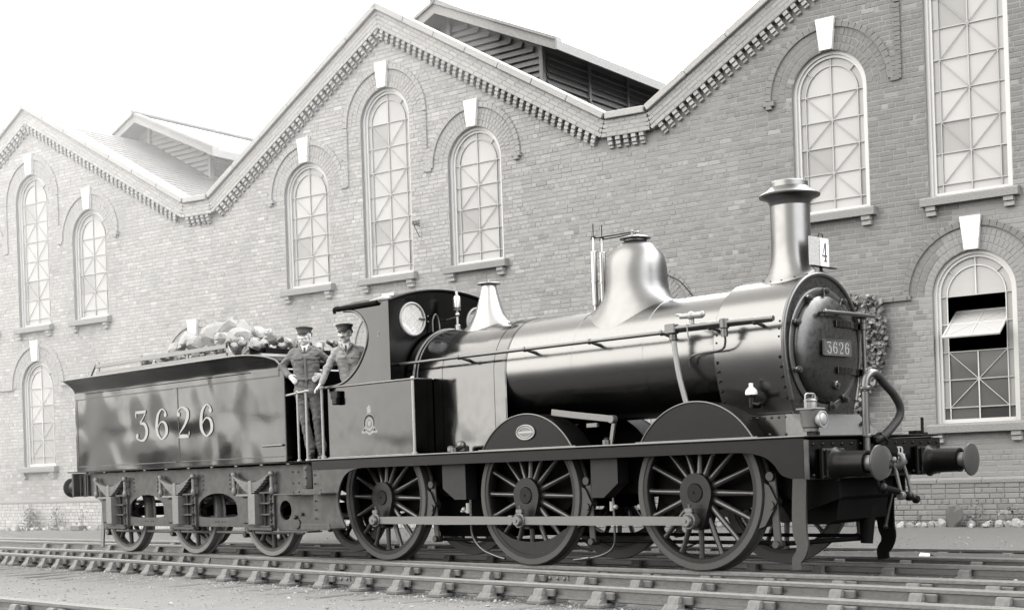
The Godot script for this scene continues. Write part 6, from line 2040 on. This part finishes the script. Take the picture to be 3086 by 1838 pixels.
func man(called: String, label: String, at: Vector3, face: float, J: Dictionary, cloth: Material, moustache: bool) -> void:
	var P := thing(called, label, "person", at)
	# person's frame: l to the picture's right, y up, f forward
	var rt := Vector3(cos(face), 0, -sin(face)); var fw := Vector3(sin(face), 0, cos(face))
	var W := func(v: Vector3) -> Vector3: return Vector3(at.x, 0, at.z) + rt * v.x + Vector3.UP * v.y + fw * v.z
	var hd: Vector3 = J.head; var hy: float = J.get("turn", 0.0); var ht: float = J.get("tilt", 0.0)
	var hb := Basis.from_euler(Vector3(ht, hy, J.get("roll", 0.0)))
	var H := func(v: Vector3) -> Vector3: return W.call(hd + hb * v)
	var limbs := func(e: float) -> Array:
		var c := []
		var add := func(a: Vector3, b: Vector3, ra: float, rb: float) -> void: c.append([W.call(a), W.call(b), ra + e, rb + e])
		var ch: Vector3 = J.chest; var wa: Vector3 = J.waist; var pe: Vector3 = J.pelvis
		var nb: Vector3 = (J.shr + J.shl) * .5 + Vector3(0, .055, -.015)
		add.call(J.shr + Vector3(.02, -.03, 0), J.shl + Vector3(-.02, -.03, 0), .072, .072)
		for s in ["r", "l"]: add.call(nb, J["sh" + s], .058, .056)
		add.call(ch + Vector3(-.075, 0, .0), ch + Vector3(.075, 0, .0), .106, .106)
		add.call(ch + Vector3(-.075, .05, .0), wa + Vector3(-.072, 0, 0), .104, .104); add.call(ch + Vector3(.075, .05, .0), wa + Vector3(.072, 0, 0), .104, .104)
		add.call(wa + Vector3(-.07, 0, 0), pe + Vector3(-.075, 0, 0), .104, .110); add.call(wa + Vector3(.07, 0, 0), pe + Vector3(.075, 0, 0), .104, .110)
		add.call(pe + Vector3(-.075, 0, 0), pe + Vector3(.075, 0, 0), .110, .110)
		for s in ["r", "l"]:
			add.call(J["sh" + s], J["el" + s], .058, .046); add.call(J["el" + s], J["wr" + s], .046, .031)
			add.call(J["hp" + s], J["kn" + s], .088, .062); add.call(J["kn" + s], J["an" + s], .060, .046 if e < 0 else .060)
		return c
	var mb := MB.new()
	net(mb, limbs.call(-.012), .016, .03)
	var hc := []
	for q in [[Vector3(0, .035, -.012), Vector3(0, .03, -.022), .086, .086], [Vector3(0, .01, .012), Vector3(0, -.055, .030), .073, .056], [Vector3(-.03, -.06, .02), Vector3(.03, -.06, .02), .042, .042], [Vector3(0, -.098, .052), Vector3(0, -.092, .048), .024, .026], [Vector3(0, .018, .080), Vector3(0, -.030, .101), .012, .015], [Vector3(-.014, -.032, .088), Vector3(.014, -.032, .088), .011, .011], [Vector3(-.05, .030, .066), Vector3(.05, .030, .066), .017, .017], [Vector3(-.043, -.022, .060), Vector3(.043, -.022, .060), .022, .022], [Vector3(-.02, -.062, .074), Vector3(.02, -.062, .074), .012, .012], [Vector3(-.082, .012, -.008), Vector3(-.084, -.028, -.002), .015, .012], [Vector3(.082, .012, -.008), Vector3(.084, -.028, -.002), .015, .012], [Vector3(0, -.07, -.02), Vector3(0, -.20, -.045), .056, .062]]:
		hc.append([H.call(q[0]), H.call(q[1]), q[2], q[3]])
	net(mb, hc, .006, .014)
	for h in J.hands: net(mb, hand_caps(W, h[0], h[1].normalized(), h[2].normalized(), h[3].normalized(), h[4]), .005, .008)
	obj("body", mb, M.skin, P)
	var ob := MB.new(); net(ob, limbs.call(.004), .013, .03, .011)
	# trouser cuffs and sleeves a little wider
	var cc := []
	for s in ["r", "l"]:
		cc.append([W.call(J["kn" + s].lerp(J["an" + s], .55)), W.call(J["an" + s] + Vector3(0, .05, 0)), .068, .075])
		cc.append([W.call(J["el" + s].lerp(J["wr" + s], .5)), W.call(J["wr" + s]), .047, .044])
	net(ob, cc, .011, .02, .008)
	# collar
	obj("overalls", ob, cloth, P)
	var co := MB.new()
	var ch: Vector3 = J.chest
	var nk: Vector3 = hd + hb * Vector3(0, -.155, -.03)
	for sd in [-1.0, 1.0]:
		co.tube(curve([W.call(nk + Vector3(0, .03, -.07)), W.call(nk + Vector3(sd * .072, .02, -.01)), W.call(nk + Vector3(sd * .055, -.02, .062)), W.call(nk + Vector3(sd * .022, -.07, .090))], 5), [.016, .016, .016, .016, .016, .017, .018, .02, .022, .022, .022, .02, .018, .014, .012, .01], 8)
	obj("collar", co, cloth, P)
	var sh := MB.new()
	sh.prism([Vector2(-.045, .045), Vector2(.045, .045), Vector2(.02, -.06), Vector2(0, -.10), Vector2(-.02, -.06)], Transform3D(Basis(rt, Vector3.UP, fw), W.call(nk + Vector3(0, -.03, .080))), -.02, .0)
	sh.tube([W.call(nk + Vector3(-.05, .035, .03)), W.call(nk + Vector3(0, .008, .066)), W.call(nk + Vector3(.05, .035, .03))], .017, 8)
	obj("shirt", sh, M.shirt, P)
	var tie := MB.new(); tie.prism([Vector2(-.012, .03), Vector2(.012, .03), Vector2(.016, -.05), Vector2(0, -.09), Vector2(-.016, -.05)], Transform3D(Basis(rt, Vector3.UP, fw), W.call(nk + Vector3(0, -.03, .082))), -.004, .004)
	obj("tie", tie, M.ink, P)
	for sd in [-1.0, 1.0]:
		var pk := MB.new()
		pk.box(Vector3.ZERO, Vector3(.125, .032, .03), .006, Transform3D(Basis(rt, Vector3.UP, fw) * Basis.from_euler(Vector3(-.05, sd * .22, sd * -.05)), W.call(ch + Vector3(sd * .088, .03, .106))))
		obj("chest_pocket", pk, cloth, P)
	if J.get("belt", false):
		var bt := MB.new(); var bp := []
		var wa: Vector3 = J.waist
		for i in 24: bp.append(W.call(wa + Vector3(.178 * cos(TAU * i / 24), -.01, .108 * sin(TAU * i / 24))))
		bt.tube(bp, .019, 6, true); obj("belt", bt, cloth, P)
		var bk := MB.new(); bk.box(Vector3.ZERO, Vector3(.036, .055, .014), .004, Transform3D(Basis(rt, Vector3.UP, fw), W.call(wa + Vector3(.012, -.01, .126)))); obj("buckle", bk, M.steel, P)
		var pl := MB.new(); pl.box(Vector3.ZERO, Vector3(.03, .42, .012), .004, Transform3D(Basis(rt, Vector3.UP, fw) * Basis.from_euler(Vector3(.06, 0, 0)), W.call((wa + ch) * .5 + Vector3(.005, -.03, .112)))); obj("button_placket", pl, cloth, P)
	for s in ["r", "l"]:
		var a: Vector3 = J["an" + s]
		var bm := MB.new(); var fy := at.y
		net(bm, [[W.call(a + Vector3(0, .06, -.005)), W.call(Vector3(a.x, fy + .06, a.z - .01)), .055, .050], [W.call(Vector3(a.x, fy + .042, a.z - .03)), W.call(Vector3(a.x, fy + .045, a.z + .08)), .042, .040], [W.call(Vector3(a.x, fy + .036, a.z + .08)), W.call(Vector3(a.x, fy + .032, a.z + .16)), .042, .032]], .01, .02)
		obj("boot", bm, M.leather, P)
	var hr := MB.new()
	for q in [[-.080, 1.0], [.080, 1.0]]: hr.ball(H.call(Vector3(q[0] * .96, .028, -.035)), .035, 10, Vector3(.6, 1, 1))
	hr.ball(H.call(Vector3(0, .0, -.072)), .062, 10)
	obj("hair", hr, M.hair, P)
	var fe := MB.new()
	for s in [-1.0, 1.0]:
		fe.ball(H.call(Vector3(s * .031, .008, .0815)), .0095, 8, Vector3(1.4, .6, .8))
		fe.tube([H.call(Vector3(s * .014, .026, .094)), H.call(Vector3(s * .036, .031, .090)), H.call(Vector3(s * .052, .024, .078))], .005, 6)
	fe.tube([H.call(Vector3(-.022, -.060, .083)), H.call(Vector3(0, -.058, .089)), H.call(Vector3(.022, -.060, .083))], .0036, 6)
	obj("eyes_and_mouth", fe, M.hair, P)
	if moustache:
		var mu := MB.new(); mu.tube([H.call(Vector3(-.034, -.056, .076)), H.call(Vector3(-.012, -.046, .096)), H.call(Vector3(.012, -.046, .096)), H.call(Vector3(.034, -.056, .076))], [.006, .010, .010, .006], 8); obj("moustache", mu, M.hair, P)
	var cap := part("peaked_cap", P)
	var up: Vector3 = Basis(rt, Vector3.UP, fw) * (hb * Vector3(0, 1, -.10)).normalized()
	var cb := MB.new()
	cb.lathe(H.call(Vector3(0, .048, -.008)), up, [Vector2(.097, 0), Vector2(.098, .035), Vector2(.114, .052), Vector2(.120, .062), Vector2(.112, .074), Vector2(.07, .082), Vector2(0, .085)], 28)
	obj("crown", cb, M.hair, cap)
	var pb := MB.new()
	for i in 12:
		var a0 := lerpf(-.95, .95, i / 12.0); var a1 := lerpf(-.95, .95, (i + 1) / 12.0)
		var q := func(a: float, r: float, y: float) -> Vector3: return H.call(Vector3(sin(a) * r, y, -.008 + cos(a) * r))
		var w0 := .045 * cos(a0 / .95 * PI * .5) + .004; var w1 := .045 * cos(a1 / .95 * PI * .5) + .004
		pb.quad(q.call(a0, .100, .056), q.call(a1, .100, .056), q.call(a1, .100 + w1, .056 - w1 * .62), q.call(a0, .100 + w0, .056 - w0 * .62), Vector3.UP)
		pb.quad(q.call(a0, .100, .051), q.call(a1, .100, .051), q.call(a1, .100 + w1, .051 - w1 * .62), q.call(a0, .100 + w0, .051 - w0 * .62), Vector3.DOWN)
	obj("peak", pb, M.leather, cap)
func people() -> void:
	var J1 := {"head": Vector3(-.005, 2.995, .02), "turn": -.18, "tilt": .02, "chest": Vector3(.0, 2.66, 0), "waist": Vector3(.01, 2.42, .0), "pelvis": Vector3(.02, 2.26, -.01),
		"shr": Vector3(-.165, 2.775, -.01), "shl": Vector3(.17, 2.765, -.01), "elr": Vector3(-.34, 2.60, -.07), "ell": Vector3(.36, 2.62, -.10), "wrr": Vector3(-.225, 2.475, .06), "wrl": Vector3(.235, 2.475, .06),
		"hpr": Vector3(-.075, 2.20, -.01), "hpl": Vector3(.105, 2.20, -.01), "knr": Vector3(-.03, 1.86, .03), "knl": Vector3(.14, 1.86, .02), "anr": Vector3(.03, 1.455, -.01), "anl": Vector3(.17, 1.455, -.02), "belt": true,
		"hands": [[Vector3(-.215, 2.465, .07), Vector3(.55, -.55, .35), Vector3(.3, .75, .1), Vector3(.35, -.1, -.9), .35], [Vector3(.225, 2.465, .07), Vector3(-.75, -.45, .35), Vector3(-.3, .8, .1), Vector3(-.3, -.3, -.9), .35]]}
	man("person", "man in dark belted overalls standing hands on hips between cab and tender", Vector3(-4.12, 1.312, .86), .78, J1, M.cloth, false)
	var J2 := {"head": Vector3(-.02, 2.965, .05), "turn": -.25, "tilt": .06, "roll": .03, "chest": Vector3(.02, 2.62, -.01), "waist": Vector3(.08, 2.38, -.05), "pelvis": Vector3(.12, 2.22, -.07),
		"shr": Vector3(-.145, 2.735, .0), "shl": Vector3(.19, 2.735, -.05), "elr": Vector3(-.265, 2.51, .04), "ell": Vector3(.27, 2.46, -.08), "wrr": Vector3(-.335, 2.325, .10), "wrl": Vector3(.22, 2.25, .04),
		"hpr": Vector3(.03, 2.16, -.07), "hpl": Vector3(.20, 2.16, -.07), "knr": Vector3(.04, 1.84, -.03), "knl": Vector3(.22, 1.84, -.04), "anr": Vector3(.04, 1.46, -.08), "anl": Vector3(.22, 1.46, -.08),
		"hands": [[Vector3(-.34, 2.315, .105), Vector3(-.55, -.55, .15), Vector3(.25, .1, .8), Vector3(.1, -.9, .0), .5], [Vector3(.22, 2.24, .04), Vector3(0, -1, .1), Vector3(-.5, 0, .8), Vector3(-.8, 0, -.3), .3]]}
	man("person", "man with moustache in pale jacket and cap leaning from the cab opening", Vector3(-3.36, 1.35, .74), .78, J2, M.cloth2, true)

# ---------- small things ----------
func small_things() -> void:
	# oil lamp on the buffer beam
	var o := thing("oil_lamp", "oil headlamp with round lens and wire handle on the running plate's front end", "lamp", Vector3(3.92, 1.365, .97))
	var b := MB.new()
	b.lathe(Vector3(3.92, 1.365, .97), Vector3.UP, [Vector2(0, 0), Vector2(.070, 0), Vector2(.072, .03), Vector2(.085, .04), Vector2(.105, .19), Vector2(.108, .20), Vector2(0, .20)], 24)
	obj("body", b, M.lamp, o)
	var c := MB.new(); c.box(Vector3(3.92, 1.575, .97), Vector3(.21, .018, .19), .005); c.cyl(Vector3(3.92, 1.58, .97), Vector3(3.92, 1.65, .97), .062, .058, 20, .004); c.lathe(Vector3(3.92, 1.65, .97), Vector3.UP, [Vector2(.066, 0), Vector2(.06, .012), Vector2(.03, .026), Vector2(0, .03)], 18)
	obj("chimney", c, M.lamp, o)
	var h := MB.new(); h.tube(curve([Vector3(3.92, 1.57, .885), Vector3(3.92, 1.67, .885), Vector3(3.92, 1.715, .90), Vector3(3.92, 1.72, .97), Vector3(3.92, 1.715, 1.04), Vector3(3.92, 1.67, 1.055), Vector3(3.92, 1.57, 1.055)], 5), .008, 8)
	obj("handle", h, M.bright, o)
	var l := part("lens", o)
	var lb := MB.new(); lb.lathe(Vector3(4.0, 1.475, .97), Vector3(1, 0, 0), [Vector2(.055, 0), Vector2(.066, .02), Vector2(.080, .035), Vector2(.080, .06), Vector2(.066, .062), Vector2(.066, .05)], 28)
	obj("rim", lb, M.bright, l)
	var lg := MB.new(); lg.lathe(Vector3(4.045, 1.475, .97), Vector3(1, 0, 0), [Vector2(.066, 0), Vector2(.055, .016), Vector2(.03, .026), Vector2(0, .029)], 24)
	obj("glass", lg, M.bright, l)
	# number board at the chimney foot
	var nb := thing("number_board", "small board with a white panel numbered 4 before the chimney", "sign", Vector3(3.43, 3.05, -.03))
	var p1 := MB.new(); p1.box(Vector3(3.43, 3.205, -.015), Vector3(.014, .29, .34), .003); obj("board", p1, M.stone, nb)
	var p2 := MB.new(); p2.box(Vector3(3.441, 3.20, -.105), Vector3(.008, .285, .155), .002); obj("panel", p2, M.white, nb)
	text("figure", "4", Transform3D(Basis(Vector3(0, 0, -.62), Vector3(0, 1, 0), Vector3(1, 0, 0)), Vector3(3.446, 3.20, -.105)), .27, M.ink, nb, "Droid Serif", .003)
	var p3 := MB.new(); p3.box(Vector3(3.44, 3.052, -.09), Vector3(.05, .010, .42), .002); p3.box(Vector3(3.43, 3.0, -.05), Vector3(.012, .12, .05), .002); p3.box(Vector3(3.44, 2.975, -.05), Vector3(.03, .06, .08), .006)
	obj("bracket", p3, M.iron, nb)
	p3 = MB.new()
	p3.tube(curve([Vector3(3.43, 3.35, -.02), Vector3(3.43, 3.385, -.025), Vector3(3.43, 3.39, -.06), Vector3(3.43, 3.385, -.095), Vector3(3.43, 3.35, -.10)], 4), .006, 6)
	obj("carrying_loop", p3, M.iron, nb)
	# wall bracket between the upper windows
	var wt := world_of(get_node("brick_works"))
	var wb := MB.new()
	var q := func(s: float, y: float, oo: float) -> Vector3: return wt * Vector3(s, y, oo)
	wb.tube([q.call(.85, 6.05, .02), q.call(.85, 6.05, .2), q.call(1.0, 6.05, .2)], .014, 8)
	wb.tube([q.call(.85, 5.82, .02), q.call(.85, 6.05, .2)], .010, 8)
	for k in 3: wb.lathe(q.call(.84 + k * .07, 6.05, .2), Vector3.UP, [Vector2(.02, 0), Vector2(.032, .02), Vector2(.02, .04), Vector2(.03, .06), Vector2(0, .08)], 10)
	tag(obj("wall_bracket", wb, M.stem), "iron wire bracket with insulators on the wall between two upper windows", "bracket")
	# stones along the wall foot
	var rm := []
	for k in 6: rm.append(rock_mesh(90 + k, M["brick%d" % [3, 5, 8, 1, 9, 4][k]]))
	var bs := MB.new()
	var bigm := rock_mesh(77, M.chair)
	var st := inst("stone", bigm, Transform3D(Basis(Vector3.UP, .5).scaled(Vector3(.15, .20, .12)), wt * Vector3(11.53, .13, .30)), self)
	tag(st, "large dark upright stone at the foot of the works wall", "stone")
	for side_i in 2:
		for k in 46:
			var s := rng.randf_range(10.3, 13.4) if side_i == 0 else rng.randf_range(-12.9, -9.2)
			var sz := rng.randf_range(.03, .075)
			if side_i == 1: sz *= 1.0
			if side_i == 0 and s > 11.6 and rng.randf() < .5: sz = rng.randf_range(.06, .10)
			if absf(s - 11.53) < .17: continue
			var pt := wt * Vector3(s, 0, .12 + rng.randf() * .25)
			var o2 := inst("stone", rm[rng.randi_range(0, 5)], Transform3D(Basis.from_euler(Vector3(rng.randf() * .6, rng.randf() * 6, rng.randf() * .6)).scaled(Vector3(sz, sz * rng.randf_range(.8, 1.5), sz)), Vector3(pt.x, ground_y(pt.x, pt.z) + sz * .4, pt.z)), self)
			tag(o2, "small stone edging the right foot of the works wall" if side_i == 0 else "small stone edging the left foot of the works wall", "stone", "stones along the wall foot, right" if side_i == 0 else "stones along the wall foot, left")
	# weeds
	var lm := leaf_mesh()
	var W := get_node("brick_works")
	for d in [[11.85, .26, .22, 60, "thin weed with a few leaves beside the large dark stone"], [12.35, .24, .26, 70, "weed growing at the wall foot near the picture's right edge"], [10.95, .16, .14, 24, "sparse wisp of weed left of the large dark stone"], [-12.0, .42, .40, 420, "bushy grey weed at the wall's left foot, the larger of two"], [-10.95, .38, .30, 240, "smaller bushy weed at the wall's left foot, nearer the tender"], [-9.95, .40, .12, 40, "thin stalky weed on the wall just behind the tender buffer"]]:
		var at: Vector3 = wt * Vector3(d[0], 0.0, .22)
		var wd := thing("weed", d[4], "plant", at)
		var xf := []; var cols := []
		for i in d[3]:
			var sz := rng.randf_range(.025, .05)
			var v := Vector3(rng.randfn(0, d[2] * .5), 0, rng.randfn(0, .07)); var hh: float = rng.randf() * d[1] * 1.5 * maxf(.15, 1.0 - absf(v.x) / d[2] * .5)
			xf.append(Transform3D(Basis.from_euler(Vector3(rng.randf() * 6, rng.randf() * 6, rng.randf() * 6)).scaled_local(Vector3(sz, sz, sz)), v + Vector3(0, hh, 0)))
			var ll := rng.randf_range(1.0, 2.4); cols.append(Color(ll, ll, ll))
		multi("leaves", lm, xf, cols, wd, M.leaf)
		var sb := MB.new()
		for i in 7: sb.tube([at + Vector3(rng.randfn(0, .04), 0, 0), at + Vector3(rng.randfn(0, d[2] * .4), d[1] * rng.randf_range(.7, 1.4), rng.randfn(0, .04))], [.005, .002], 5)
		obj("stems", sb, M.stem, wd)
	var tb := MB.new(); var tp: Vector3 = wt * Vector3(-9.96, .03, .32)
	tb.box(Vector3(tp.x, .045, tp.z), Vector3(.46, .11, .2), .012); tag(obj("timber_block", tb, M.wood), "short dark timber block lying by the wall behind the tender", "timber")
	var pp := MB.new()
	pp.quad(Vector3(3.12, -.10, -2.30), Vector3(3.24, -.10, -2.36), Vector3(3.22, -.02, -2.44), Vector3(3.13, -.005, -2.38), Vector3(.3, .8, .5)); pp.quad(Vector3(3.13, -.005, -2.38), Vector3(3.22, -.02, -2.44), Vector3(3.27, -.06, -2.50), Vector3(3.17, -.05, -2.48), Vector3(0, 1, 0))
	tag(obj("paper_scrap", pp, M.white), "crumpled white scrap of paper lying between the far rails", "paper")
